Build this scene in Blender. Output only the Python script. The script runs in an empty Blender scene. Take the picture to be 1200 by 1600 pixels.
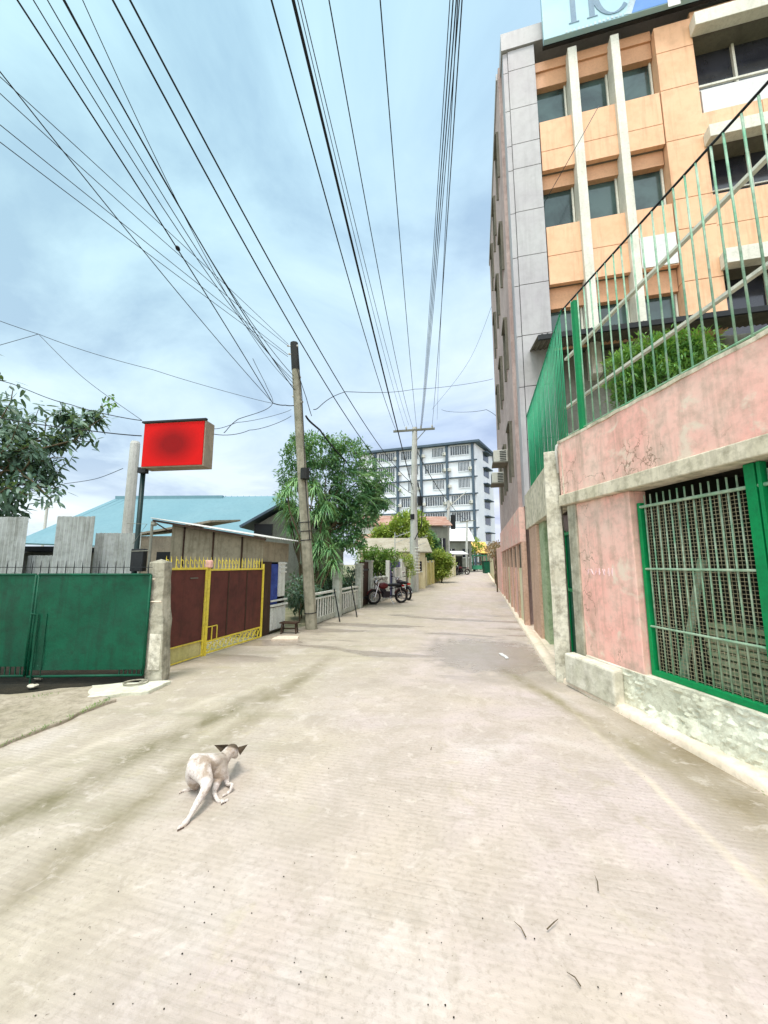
import bpy, math, random
from mathutils import Vector, Matrix
from mathutils import noise as mnz
R = math.radians
random.seed(7)
scene = bpy.context.scene
C = scene.collection

# ------------------------------------------------------------------ camera
CAM_H = 1.65; PITCH = math.atan(82/600.0); FPX = 600.0
cam_d = bpy.data.cameras.new('camera'); cam = bpy.data.objects.new('camera', cam_d); C.objects.link(cam)
cam.location = (0, 0, CAM_H); cam.rotation_euler = (R(90)+PITCH, 0, 0)
cam_d.sensor_fit = 'VERTICAL'; cam_d.sensor_height = 32; cam_d.sensor_width = 24; cam_d.lens = 12.0
cam_d.clip_start = 0.05; cam_d.clip_end = 3000
scene.camera = cam
scene.render.resolution_x = 768; scene.render.resolution_y = 1024

# ------------------------------------------------------------------ world, sun, exposure
SUN_EL, SUN_AZ = 70, 205          # azimuth clockwise from +Y : high, behind the camera
w = bpy.data.worlds.new("World"); scene.world = w; w.use_nodes = True
nt = w.node_tree; N = nt.nodes; L = nt.links
for n in list(N): N.remove(n)
out = N.new('ShaderNodeOutputWorld'); bg = N.new('ShaderNodeBackground')
sky = N.new('ShaderNodeTexSky'); sky.sky_type = 'NISHITA'; sky.sun_disc = False
sky.sun_elevation = R(SUN_EL); sky.sun_rotation = R(SUN_AZ); sky.air_density = 1.0; sky.dust_density = 1.5
tc = N.new('ShaderNodeTexCoord'); sep = N.new('ShaderNodeSeparateXYZ'); L.new(tc.outputs['Generated'], sep.inputs[0])
def wmath(op, a, b=None, c=None, clamp=False):
    m = N.new('ShaderNodeMath'); m.operation = op; m.use_clamp = clamp
    for i, x in enumerate((a, b, c)):
        if x is None: continue
        if isinstance(x, (int, float)): m.inputs[i].default_value = x
        else: L.new(x, m.inputs[i])
    return m.outputs[0]
# cloud layer: project the direction on a flat cloud deck
zc = wmath('MAXIMUM', sep.outputs[2], 0.0); zd = wmath('ADD', zc, 0.22)
ux = wmath('DIVIDE', sep.outputs[0], zd); uy = wmath('DIVIDE', sep.outputs[1], zd)
cmb = N.new('ShaderNodeCombineXYZ'); L.new(ux, cmb.inputs[0]); L.new(uy, cmb.inputs[1])
def wnoise(scale, detail, rough, off):
    mp = N.new('ShaderNodeMapping'); mp.inputs['Location'].default_value = off; L.new(cmb.outputs[0], mp.inputs[0])
    n = N.new('ShaderNodeTexNoise'); n.inputs['Scale'].default_value = scale; n.inputs['Detail'].default_value = detail
    n.inputs['Roughness'].default_value = rough; n.inputs['Distortion'].default_value = 0.4; L.new(mp.outputs[0], n.inputs[0]); return n.outputs['Fac']
def wramp(x, stops):
    r = N.new('ShaderNodeValToRGB'); L.new(x, r.inputs[0]); e = r.color_ramp.elements
    while len(e) < len(stops): e.new(0.5)
    for i, (p, col) in enumerate(stops): e[i].position = p; e[i].color = (*col, 1)
    return r.outputs[0]
# thin cloud sheet colour by elevation
sheet = wramp(zc, [(0.0, (.68,.70,.79)), (0.12, (.62,.65,.78)), (0.32, (.54,.63,.77)), (0.55, (.52,.66,.77)), (0.88, (.46,.65,.76)), (0.95, (1.6,1.55,1.5)), (1.0, (2.6,2.45,2.3))])
n1 = wnoise(1.5, 7, .58, (3.1, 7.7, 0)); n2 = wnoise(.62, 4, .5, (1.3, 4.2, 0))
dark = wramp(n1, [(0.36, (1.10,1.07,1.04)), (0.50, (.92,.93,.95)), (0.64, (.66,.70,.78))])
lite = wramp(n2, [(0.36, (.90,.92,.96)), (0.62, (1.09,1.07,1.05))])
def wmul(a, b):
    m = N.new('ShaderNodeMix'); m.data_type = 'RGBA'; m.blend_type = 'MULTIPLY'; m.inputs[0].default_value = 1
    L.new(a, m.inputs[6]); L.new(b, m.inputs[7]); return m.outputs[2]
cl = wmul(wmul(sheet, dark), lite)
# teal tint and brightness toward the left (west)
west = wmath('MULTIPLY_ADD', sep.outputs[0], -0.5, 0.5, True)
wt = wramp(west, [(0.35, (1,1,1)), (0.75, (.96,1.05,.98)), (1.0, (.95,1.08,.97))])
cl = wmul(cl, wt)
# the sun stands behind the cloud sheet, behind the camera: that side of the sky is brighter
back = wmath('MULTIPLY_ADD', sep.outputs[1], -0.6, 0.4, True)
bt = wramp(back, [(0.0, (1,1,1)), (0.35, (1.0,1.0,1.0)), (1.0, (3.4,2.9,2.5))])
cl = wmul(cl, bt)
sk = N.new('ShaderNodeVectorMath'); sk.operation = 'SCALE'; L.new(sky.outputs[0], sk.inputs[0]); sk.inputs[3].default_value = 0.10
mx = N.new('ShaderNodeMix'); mx.data_type = 'RGBA'; mx.inputs[0].default_value = 0.90
L.new(sk.outputs[0], mx.inputs[6]); L.new(cl, mx.inputs[7]); L.new(mx.outputs[2], bg.inputs[0])
bg.inputs[1].default_value = 1.0
L.new(bg.outputs[0], out.inputs[0])
sd_ = bpy.data.lights.new('sun', 'SUN'); sd_.energy = 2.0; sd_.angle = R(15); sd_.color = (1, .95, .88)
sun = bpy.data.objects.new('sun', sd_); C.objects.link(sun)
az = R(SUN_AZ); el = R(SUN_EL)
dvec = Vector((math.sin(az)*math.cos(el), math.cos(az)*math.cos(el), math.sin(el)))
sun.rotation_euler = dvec.to_track_quat('Z', 'Y').to_euler(); sun.location = (0, 0, 40)
scene.view_settings.view_transform = 'Standard'; scene.view_settings.look = 'None'
scene.view_settings.exposure = 0.60; scene.view_settings.gamma = 1.0; scene.view_settings.use_curve_mapping = False
scene.cycles.max_bounces = 8; scene.cycles.use_denoising = True

# ------------------------------------------------------------------ measuring helpers
cp_, sp_ = math.cos(PITCH), math.sin(PITCH)
def gz(Y):
    if Y <= 12: return 0.0
    if Y <= 50: return 0.02*(Y-12)*(1 - math.exp(-(Y-12)/4.0))
    return gz(50)
def ray(px, py):
    a = (px-600)/FPX; b = (800-py)/FPX
    return Vector((a, cp_-b*sp_, sp_+b*cp_))
EYE = Vector((0, 0, CAM_H))
def G(px, py, z=0.0):
    d = ray(px, py); return EYE + d*((z-CAM_H)/d.z)
def GR(px, py):
    d = ray(px, py); Y = 3.0
    while Y < 60:
        p = EYE + d*(Y/d.y)
        if p.z <= gz(Y): return p
        Y += 0.05
    return p
def AT(px, py, Y):
    d = ray(px, py); return EYE + d*(Y/d.y)
def AZ(px, py, z):
    d = ray(px, py); return EYE + d*((z-CAM_H)/d.z)
class Frame:
    """a vertical wall plane: s along it, d out of it towards the street, z up"""
    def __init__(s, o, ang, flip=1):
        s.o = Vector((o[0], o[1])); s.u = Vector((math.sin(R(ang)), math.cos(R(ang)))); s.n = Vector((-s.u.y, s.u.x))
        if s.n.dot(s.o) > 0: s.n = -s.n          # the normal looks at the lane
    def P(s, a, d, z):
        q = s.o + s.u*a + s.n*d; return Vector((q.x, q.y, z))
    def pl(s, px, py, d=0.0):
        o = s.o + s.n*d; r = ray(px, py)
        t = (s.n.x*o.x + s.n.y*o.y)/(s.n.x*r.x + s.n.y*r.y)
        q = EYE + r*t; return ((q.x-o.x)*s.u.x + (q.y-o.y)*s.u.y, q.z)
SANG = 13.6                                   # street direction, degrees right of the camera axis

# ------------------------------------------------------------------ materials
def lin(c): return tuple(((x/255)/12.92 if x/255 <= .04045 else ((x/255+.055)/1.055)**2.4) for x in c)
class NM:
    def __init__(s, name):
        s.m = bpy.data.materials.new(name); s.m.use_nodes = True; s.t = s.m.node_tree; s.b = s.t.nodes['Principled BSDF']
        g = s.t.nodes.new('ShaderNodeNewGeometry'); s.pos = g.outputs['Position']
    def nd(s, k): return s.t.nodes.new(k)
    def ln(s, a, b): s.t.links.new(a, b)
    def mp(s, scale=(1,1,1), rot=(0,0,0), loc=(0,0,0), src=None):
        m = s.nd('ShaderNodeMapping'); m.inputs['Scale'].default_value = scale; m.inputs['Rotation'].default_value = rot; m.inputs['Location'].default_value = loc
        s.ln(src or s.pos, m.inputs[0]); return m.outputs[0]
    def noise(s, scale, detail=5, rough=.55, vec=None, dist=0.0):
        n = s.nd('ShaderNodeTexNoise'); n.inputs['Scale'].default_value = scale; n.inputs['Detail'].default_value = detail
        n.inputs['Roughness'].default_value = rough; n.inputs['Distortion'].default_value = dist
        s.ln(vec or s.pos, n.inputs[0]); return n.outputs['Fac']
    def ramp(s, x, stops, col=True):
        r = s.nd('ShaderNodeValToRGB'); s.ln(x, r.inputs[0]); e = r.color_ramp.elements
        while len(e) < len(stops): e.new(0.5)
        for i, (p, c) in enumerate(stops):
            e[i].position = p; e[i].color = (*c, 1) if isinstance(c, (tuple, list)) else (c, c, c, 1)
        return r.outputs[0]
    def mix(s, f, a, b, mode='MIX'):
        m = s.nd('ShaderNodeMix'); m.data_type = 'RGBA'; m.blend_type = mode
        if isinstance(f, (int, float)): m.inputs[0].default_value = f
        else: s.ln(f, m.inputs[0])
        for i, x in ((6, a), (7, b)):
            if isinstance(x, (tuple, list)): m.inputs[i].default_value = (*x[:3], 1)
            else: s.ln(x, m.inputs[i])
        return m.outputs[2]
    def math(s, op, a, b=0.0, c=None, clamp=False):
        m = s.nd('ShaderNodeMath'); m.operation = op; m.use_clamp = clamp
        for i, x in enumerate((a, b, c)):
            if x is None: continue
            if isinstance(x, (int, float)): m.inputs[i].default_value = x
            else: s.ln(x, m.inputs[i])
        return m.outputs[0]
    def fin(s, col, rough=.7, bump=None, bs=.3, bd=.02, metal=0, spec=.25):
        if isinstance(col, (tuple, list)): s.b.inputs['Base Color'].default_value = (*col[:3], 1)
        else: s.ln(col, s.b.inputs['Base Color'])
        if isinstance(rough, (int, float)): s.b.inputs['Roughness'].default_value = rough
        else: s.ln(rough, s.b.inputs['Roughness'])
        s.b.inputs['Metallic'].default_value = metal; s.b.inputs['Specular IOR Level'].default_value = spec
        if bump is not None:
            b = s.nd('ShaderNodeBump'); b.inputs['Strength'].default_value = bs; b.inputs['Distance'].default_value = bd
            s.ln(bump, b.inputs['Height']); s.ln(b.outputs[0], s.b.inputs['Normal'])
        return s.m
def wear(name, base, alt=None, dirt=None, amt=.5, scale=1.5, fine=18, rough=.7, streak=0.0, bump=.25, metal=0, spots=None, spot_t=.66, spot_scale=6, crack=0):
    """paint or render: patchy tone, vertical dirt streaks, optional chipped spots"""
    n = NM(name); base = lin(base); alt = lin(alt) if alt else tuple(x*.72 for x in base); dirt = lin(dirt) if dirt else tuple(x*.45 for x in base)
    big = n.noise(scale, 6, .62, dist=.3); fi = n.noise(fine, 5, .65)
    col = n.mix(n.ramp(big, [(.38, 0.0), (.66, 1.0)]), base, alt)
    col = n.mix(n.ramp(fi, [(.45, 0.0), (.78, amt)]), col, dirt)
    if streak:
        v = n.mp((5, 5, .35)); st = n.noise(1.6, 5, .65, v)
        col = n.mix(n.ramp(st, [(.50, 0.0), (.74, streak)]), col, dirt)
    if spots:
        sp = n.noise(spot_scale, 6, .6, n.mp(loc=(9, 3, 5)), .5)
        col = n.mix(n.ramp(sp, [(spot_t, 0.0), (spot_t+(.07 if crack else .02), .75 if crack else 1.0)]), col, lin(spots))
    if crack:
        vo = n.nd('ShaderNodeTexVoronoi'); vo.feature = 'DISTANCE_TO_EDGE'; vo.inputs['Scale'].default_value = 1.1
        wob = n.nd('ShaderNodeVectorMath'); wob.operation = 'ADD'; nz = n.nd('ShaderNodeTexNoise'); nz.inputs['Scale'].default_value = 3.5; nz.inputs['Detail'].default_value = 6
        n.ln(n.pos, nz.inputs[0]); n.ln(nz.outputs['Color'], wob.inputs[0]); n.ln(n.pos, wob.inputs[1]); n.ln(wob.outputs[0], vo.inputs[0])
        msk = n.ramp(n.noise(.9, 3, .5, n.mp(loc=(3,1,8))), [(.50, 0.0), (.56, 1.0)])
        col = n.mix(n.math('MULTIPLY', n.ramp(vo.outputs['Distance'], [(.0, .8), (.012, 0.0)]), msk), col, lin((110,92,72)))
    return n.fin(col, rough, n.math('ADD', fi, n.noise(fine*4, 3)), bump, .006, metal)
M = {}
def mt(k, *a, **kw): M[k] = wear(k, *a, **kw)
mt('green_paint', (0,84,58), (0,66,46), (14,40,28), amt=.6, scale=1.1, fine=7, rough=.55, streak=.6, spots=(96,150,130), spot_t=.72, spot_scale=8)
mt('green_frame', (0,140,78), (4,122,70), (20,80,52), amt=.5, rough=.5, fine=25)
mt('green_bar', (170,184,162), (110,160,128), (76,86,70), amt=.7, rough=.5, fine=14, scale=6)
mt('picket_paint', (160,182,162), (96,160,126), (80,96,74), amt=.7, rough=.5, fine=14, scale=4)
mt('picket_green', (50,150,108), (40,130,94), (70,96,76), amt=.5, rough=.5, fine=14, scale=3)
mt('brown_sheet', (100,56,48), (82,44,40), (54,36,30), amt=.7, scale=1.2, fine=6, rough=.6, streak=.6)
mt('yellow_paint', (226,206,70), (206,190,84), (150,120,50), amt=.6, fine=20, rough=.5)
mt('pink_wall', (236,178,166), (230,196,182), (140,130,112), amt=.55, scale=1.3, fine=8, rough=.85, streak=.5, spots=(222,208,190), spot_t=.60, spot_scale=2.2, crack=1)
mt('band_concrete', (220,210,190), (198,190,166), (104,98,78), amt=.8, scale=2.4, fine=8, rough=.9, streak=.45)
mt('post_concrete', (216,212,196), (186,180,160), (88,82,66), amt=.85, scale=3.5, fine=10, rough=.9, streak=.5, bump=.6)
mt('old_concrete', (188,184,166), (140,136,118), (72,72,60), amt=.8, scale=3.2, fine=8, rough=.92, streak=.7, bump=.7)
mt('step_concrete', (222,216,202), (196,192,172), (132,126,106), amt=.7, scale=3.2, fine=7, rough=.92, bump=.9)
mt('kerb_concrete', (232,214,196), (214,200,178), (150,138,116), amt=.5, scale=1.6, fine=10, rough=.9, bump=.4)
mt('pole_concrete', (156,152,134), (130,128,110), (86,84,68), amt=.7, scale=2.4, fine=7, rough=.85, streak=.5)
mt('far_concrete', (198,198,192), (178,180,172), (120,122,114), amt=.4, rough=.8)
mt('dark_cap', (40,42,40), (28,30,28), rough=.6)
mt('grey_clad', (178,178,178), (164,160,164), (120,118,118), amt=.25, scale=.5, fine=5, rough=.5, streak=.25)
mt('orange_clad', (226,178,140), (230,188,152), (176,130,100), amt=.35, scale=.5, fine=4, rough=.6, streak=.5)
mt('orange_dark', (206,158,122), (192,146,112), (130,98,78), amt=.3, rough=.6)
mt('side_wall', (190,170,164), (172,150,144), (112,94,90), amt=.5, scale=.5, fine=5, rough=.8, streak=.6)
mt('white_fin', (222,220,208), (206,204,190), (150,148,134), amt=.4, rough=.6, streak=.3)
mt('white_panel', (222,222,220), (206,206,206), (150,150,150), amt=.3, rough=.6)
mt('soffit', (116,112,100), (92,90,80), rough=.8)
mt('dark_metal', (34,38,40), (24,26,28), rough=.5)
mt('black_pole', (30,52,50), (20,34,34), rough=.45)
mt('tin_roof', (200,200,196), (176,176,172), (120,110,96), amt=.5, scale=1.2, fine=10, rough=.5, streak=.3)
mt('tin_sheet', (170,176,172), (150,156,150), (104,106,96), amt=.6, scale=1.5, fine=9, rough=.6, streak=.8)
mt('blue_roof', (100,136,147), (108,142,152), (80,112,124), amt=.3, scale=.3, fine=4, rough=.7, streak=.2)
mt('ply_wall', (150,142,120), (132,124,104), (92,84,66), amt=.6, scale=1.2, fine=8, rough=.9, streak=.7)
mt('tan_wall', (170,158,136), (150,140,122), (110,100,84), amt=.5, rough=.9, streak=.4)
mt('grey_wall', (130,132,122), (112,114,104), (84,84,72), amt=.5, rough=.9, streak=.6)
mt('fence_wall', (196,200,190), (172,176,162), (110,114,96), amt=.6, scale=2.5, fine=9, rough=.85, streak=.6)
mt('fence_white', (226,228,220), (206,210,200), (140,140,124), amt=.4, rough=.7, streak=.4)
mt('brown_board', (74,56,44), (58,44,36), (34,28,22), amt=.6, rough=.85, streak=.6)
mt('blue_curtain', (64,84,150), (44,60,120), (70,60,110), amt=.5, scale=6, fine=14, rough=.9)
mt('purple_gate', (96,92,140), (120,118,160), (60,58,90), amt=.6, rough=.7)
mt('cream_wall', (226,218,186), (212,206,170), (170,160,120), amt=.5, rough=.85, streak=.4)
mt('lime_wall', (206,196,140), (188,184,120), (140,132,88), amt=.5, rough=.85, streak=.4)
mt('rust_roof', (156,116,100), (176,150,136), (110,76,60), amt=.6, rough=.8, streak=.4)
mt('grey_roof', (168,162,146), (146,138,120), (110,100,84), amt=.6, rough=.8, streak=.4)
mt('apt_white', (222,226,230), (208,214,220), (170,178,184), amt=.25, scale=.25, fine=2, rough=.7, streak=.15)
mt('apt_beam', (76,92,106), (64,80,94), rough=.6)  # apartment beams and white wall are lightened to stand in for distance haze
mt('red_face', (176,8,8), (160,8,8), (110,6,6), amt=.4, scale=1.5, rough=.6)
mt('sign_edge', (150,140,120), (110,104,92), rough=.6)
mt('antenna_metal', (200,204,200), rough=.4, metal=.4)
mt('orange_tarp', (226,170,110), (214,190,90), rough=.8)
mt('truck_green', (60,140,104), (44,110,84), rough=.6)
mt('trunk', (104,92,70), (84,74,56), (50,44,34), amt=.7, fine=14, rough=.95, bump=.6)
mt('rubber', (28,28,28), (20,20,20), rough=.8)
mt('bike_red', (96,34,34), (70,24,26), rough=.35)
mt('bike_dark', (44,38,44), (30,28,32), rough=.4)
mt('chrome', (180,180,182), rough=.25, metal=.9)
mt('seat_black', (30,30,32), rough=.5)
mt('ac_white', (206,206,196), (186,186,176), rough=.6)
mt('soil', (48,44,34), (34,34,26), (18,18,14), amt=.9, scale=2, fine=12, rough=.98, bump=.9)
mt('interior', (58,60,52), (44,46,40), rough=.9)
mt('slat_green', (172,184,150), (140,160,124), (90,98,72), amt=.6, rough=.8, scale=3)
mt('brown_pillar', (206,172,152), (192,158,136), (120,96,80), amt=.5, rough=.9, streak=.5)
mt('graffiti', (244,206,214), (240,214,216), rough=.9)
mt('cable', (26,30,34), rough=.6)
mt('cable_grey', (70,78,86), rough=.6)
def glass(name, c1, c2, rough=.12):
    n = NM(name); a = n.noise(.9, 4, .6, dist=.4)
    M[name] = n.fin(n.mix(n.ramp(a, [(.4, 0.0), (.62, 1.0)]), lin(c1), lin(c2)), rough, n.noise(2.0, 3), .15, .01, spec=.7)
glass('glass_teal', (26,44,44), (62,84,82)); glass('glass_dark', (34,36,44), (54,56,64)); glass('apt_glass', (26,38,48), (60,76,88), .2)
def leafmat(name, cols, trans=.25, rough=.5):
    n = NM(name); a = n.noise(2.2, 3, .5); b = n.noise(14, 2, .5)
    f = n.math('ADD', n.math('MULTIPLY', a, .6), n.math('MULTIPLY', b, .4))
    k = len(cols); col = n.ramp(f, [(.34+.32*i/(k-1), lin(c)) for i, c in enumerate(cols)])
    n.b.inputs['Transmission Weight'].default_value = 0
    m = n.fin(col, rough, spec=.35)
    tr = n.nd('ShaderNodeBsdfTranslucent'); n.ln(n.mix(.5, col, lin((170,200,60)), 'MIX'), tr.inputs[0])
    ms = n.nd('ShaderNodeMixShader'); ms.inputs[0].default_value = trans
    n.ln(n.b.outputs[0], ms.inputs[1]); n.ln(tr.outputs[0], ms.inputs[2])
    n.ln(ms.outputs[0], n.t.nodes['Material Output'].inputs[0]); M[name] = m
leafmat('leaf_dark', [(48,72,62), (76,104,88), (118,146,124)], .15)
leafmat('leaf_green', [(44,88,58), (84,132,88), (156,188,132)], .2)
leafmat('leaf_strap', [(60,112,72), (104,150,96), (164,196,136)], .2)
leafmat('leaf_yellow', [(90,120,50), (134,156,66), (182,188,96)], .25)
leafmat('leaf_mix', [(56,100,46), (96,136,62), (150,176,96)], .25)
leafmat('leaf_bush', [(50,100,46), (90,140,66), (136,176,96)], .2)
leafmat('leaf_dry', [(110,84,60), (150,120,90), (120,110,60)], .1)

# --- road concrete
def road_mat():
    n = NM('road_concrete')
    st = n.mp((1,1,1), (0,0,R(SANG)))                      # x across the street, y along it
    sx = n.nd('ShaderNodeSeparateXYZ'); n.ln(st, sx.inputs[0]); U, V = sx.outputs[0], sx.outputs[1]
    big = n.noise(.55, 5, .55, dist=.6); mid = n.noise(2.2, 6, .6, dist=.3); fine = n.noise(38, 5, .7); grit = n.noise(140, 2, .6)
    pink, yel, grn = lin((186,173,170)), lin((182,170,157)), lin((168,161,139))
    col = n.mix(n.ramp(big, [(.40, 0.0), (.60, 1.0)]), pink, yel)
    # the verge strip on the left is yellower and greener; so is the strip by the right kerb
    edge = n.noise(.8, 4, .6); ul = n.math('ADD', U, n.math('MULTIPLY', edge, 1.6))
    left = n.ramp(n.math('MULTIPLY_ADD', ul, -.35, -.05, True), [(.05, 0.0), (.5, 1.0)])
    col = n.mix(n.math('MULTIPLY', left, .65), col, grn)
    ur = n.math('ADD', U, n.math('MULTIPLY', n.noise(1.3, 4, .6), .9))
    right = n.ramp(n.math('MULTIPLY_ADD', ur, .9, -1.35, True), [(.1, 0.0), (.6, 1.0)])
    col = n.mix(n.math('MULTIPLY', right, .75), col, lin((156,146,124)))
    # tyre-worn dirt streaks running with the traffic
    sv = n.mp((2.6,.22,1), (0,0,0), src=st); strk = n.noise(1.0, 5, .6, sv, .6)
    col = n.mix(n.ramp(strk, [(.50, 0.0), (.72, .32)]), col, lin((158,146,128)))
    # streaks that sweep off towards the left verge
    s2 = n.mp((.28,2.2,1), (0,0,R(-42))); strk2 = n.noise(.9, 5, .6, s2, .5)
    col = n.mix(n.math('MULTIPLY', n.ramp(strk2, [(.52, 0.0), (.68, .6)]), left), col, lin((138,134,110)))
    # moss stains
    moss = n.noise(1.7, 5, .7, n.mp(loc=(4,9,0)), .4)
    col = n.mix(n.ramp(moss, [(.60, 0.0), (.74, .45)]), col, lin((168,160,112)))
    pale = n.noise(1.1, 5, .6, n.mp(loc=(14,2,0)), .4)
    col = n.mix(n.ramp(pale, [(.56, 0.0), (.72, .5)]), col, lin((198,190,185)))
    col = n.mix(n.ramp(mid, [(.42, 0.0), (.70, .5)]), col, lin((160,150,138)))
    # broomed grooves across the street
    wv = n.nd('ShaderNodeTexWave'); wv.wave_type = 'BANDS'; wv.bands_direction = 'Y'; wv.inputs['Scale'].default_value = 7.5
    wv.inputs['Distortion'].default_value = 2.2; wv.inputs['Detail'].default_value = 3; wv.inputs['Detail Scale'].default_value = .7
    n.ln(n.mp((.25,1,1), src=st), wv.inputs[0]); groove = wv.outputs['Fac']
    wv2 = n.noise(1.0, 6, .75, n.mp((1.6,46,1), src=st))
    gmask = n.ramp(n.noise(1.3, 5, .65, n.mp(loc=(2,5,0))), [(.42, .0), (.60, 1.0)])
    col = n.mix(n.math('MULTIPLY', n.ramp(groove, [(.0, .26), (.16, 0.0)]), n.math('MULTIPLY', gmask, .6)), col, lin((140,132,124)))
    col = n.mix(n.math('MULTIPLY', n.ramp(wv2, [(.34, .6), (.48, 0.0)]), gmask), col, lin((150,142,132)))
    col = n.mix(n.ramp(fine, [(.50, 0.0), (.75, .6)]), col, lin((136,126,114)))
    spk = n.noise(55, 2, .5, n.mp(loc=(1,1,0)))
    col = n.mix(n.ramp(spk, [(.72, 0.0), (.76, .7)]), col, lin((84,78,66)))
    # worn and muddy bands: each follows a line on the ground
    def band(pa, pb, wd, c_, k_, soft=.6, wob=.5, seed=0.0):
        a_, b_ = G(*pa), G(*pb); dx, dy = b_.x-a_.x, b_.y-a_.y; l_ = math.hypot(dx, dy); nx, ny = -dy/l_, dx/l_
        s3 = n.nd('ShaderNodeSeparateXYZ'); n.ln(n.pos, s3.inputs[0])
        d_ = n.math('ADD', n.math('MULTIPLY', s3.outputs[0], nx), n.math('MULTIPLY_ADD', s3.outputs[1], ny, -(a_.x*nx+a_.y*ny)))
        d_ = n.math('ADD', d_, n.math('MULTIPLY_ADD', n.noise(1.2, 5, .6, n.mp(loc=(seed,2,0))), wob, -wob*.5))
        f_ = n.ramp(n.math('DIVIDE', n.math('ABSOLUTE', d_), wd), [(1-soft, 1.0), (1.0, 0.0)])
        t_ = n.math('ADD', n.math('MULTIPLY', s3.outputs[0], dx/l_), n.math('MULTIPLY_ADD', s3.outputs[1], dy/l_, -(a_.x*dx+a_.y*dy)/l_))
        f_ = n.math('MULTIPLY', f_, n.ramp(n.math('MULTIPLY_ADD', t_, 1/(l_*2), .25, True), [(.0, 0.0), (.25, 1.0), (.68, 1.0), (.92, 0.0)]))
        rag = n.ramp(n.noise(3.0, 6, .7, n.mp((1,.6,1), loc=(seed+4,1,0))), [(.36, .25), (.6, 1.0)])
        return n.mix(n.math('MULTIPLY', n.math('MULTIPLY', f_, rag), k_), col, lin(c_))
    col = band((0,1290), (430,1078), .26, (112,106,80), .95, .9, .35, 1)
    col = band((120,1330), (500,1040), .2, (122,114,90), .85, .9, .3, 5)
    col = band((0,1225), (350,1085), .12, (196,186,170), .5, .9, .2, 9)
    col = band((1010,1130), (1200,1285), .34, (126,114,90), .9, .8, .25, 13)
    col = band((905,1120), (1180,1378), .05, (206,194,176), .7, .8, .12, 17)
    col = band((800,1055), (1010,1180), .18, (122,114,78), .85, .9, .2, 21)
    col = band((200,1560), (760,1010), .5, (166,156,146), .35, .9, .8, 29)
    # muddy gutter line along the right kerb and a big worn blotch pattern
    blot = n.noise(3.1, 6, .68, n.mp(loc=(7,2,0)), .8)
    col = n.mix(n.ramp(blot, [(.50, 0.0), (.60, .35)]), col, lin((152,142,128)))
    blot2 = n.noise(5.5, 6, .7, n.mp(loc=(17,2,0)), .5)
    col = n.mix(n.ramp(blot2, [(.56, 0.0), (.66, .4)]), col, lin((204,194,186)))
    # damp hollow
    gp_ = G(765, 1022); hg = n.nd('ShaderNodeTexGradient'); hg.gradient_type = 'SPHERICAL'
    n.ln(n.mp((.55,.42,1), src=n.mp(loc=(-gp_.x,-gp_.y,0))), hg.inputs[0])
    hol = n.ramp(n.math('ADD', hg.outputs['Fac'], n.math('MULTIPLY', n.noise(4.0, 6, .65), .9)), [(.70, 0.0), (.92, 1.0)])
    # old damp patch far up the lane
    pv = n.nd('ShaderNodeTexNoise'); pv.inputs['Scale'].default_value = 1.0; pv.inputs['Detail'].default_value = 5
    n.ln(n.mp((.35,1.3,1), src=st), pv.inputs[0])
    band = n.ramp(n.math('MULTIPLY_ADD', V, .1, -.5, True), [(.0, 0.0), (.18, 1.0), (.75, 1.0), (.95, 0.0)])
    wet = n.math('MULTIPLY', n.ramp(pv.outputs['Fac'], [(.54, 0.0), (.58, 1.0)]), band)
    wet = n.math('MAXIMUM', wet, hol)
    col = n.mix(n.math('MULTIPLY', wet, .42), col, lin((132,120,112)))
    rough = n.math('MULTIPLY_ADD', wet, -.55, .82)
    h = n.math('ADD', n.math('MULTIPLY', groove, .5), n.math('ADD', n.math('MULTIPLY', wv2, .8), n.math('MULTIPLY', grit, .5)))
    M['road'] = n.fin(col, rough, h, .35, .006, spec=.35)
road_mat()
def ground_mat(name, a, b, c, sc=1.0):
    n = NM(name); g1 = n.noise(.8*sc, 6, .6, dist=.4); g2 = n.noise(9*sc, 6, .7); g3 = n.noise(60, 3, .6)
    col = n.mix(n.ramp(g1, [(.4, 0.0), (.6, 1.0)]), lin(a), lin(b)); col = n.mix(n.ramp(g2, [(.45, 0.0), (.75, .75)]), col, lin(c))
    M[name] = n.fin(col, .92, n.math('ADD', g2, n.math('MULTIPLY', g3, .5)), .6, .02)
ground_mat('dirt_ground', (150,146,122), (130,132,104), (96,92,72))
ground_mat('shoulder', (172,162,146), (150,142,122), (100,92,76), 1.4)
ground_mat('sidewalk', (216,218,202), (200,200,180), (158,154,134), 1.6)

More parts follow.
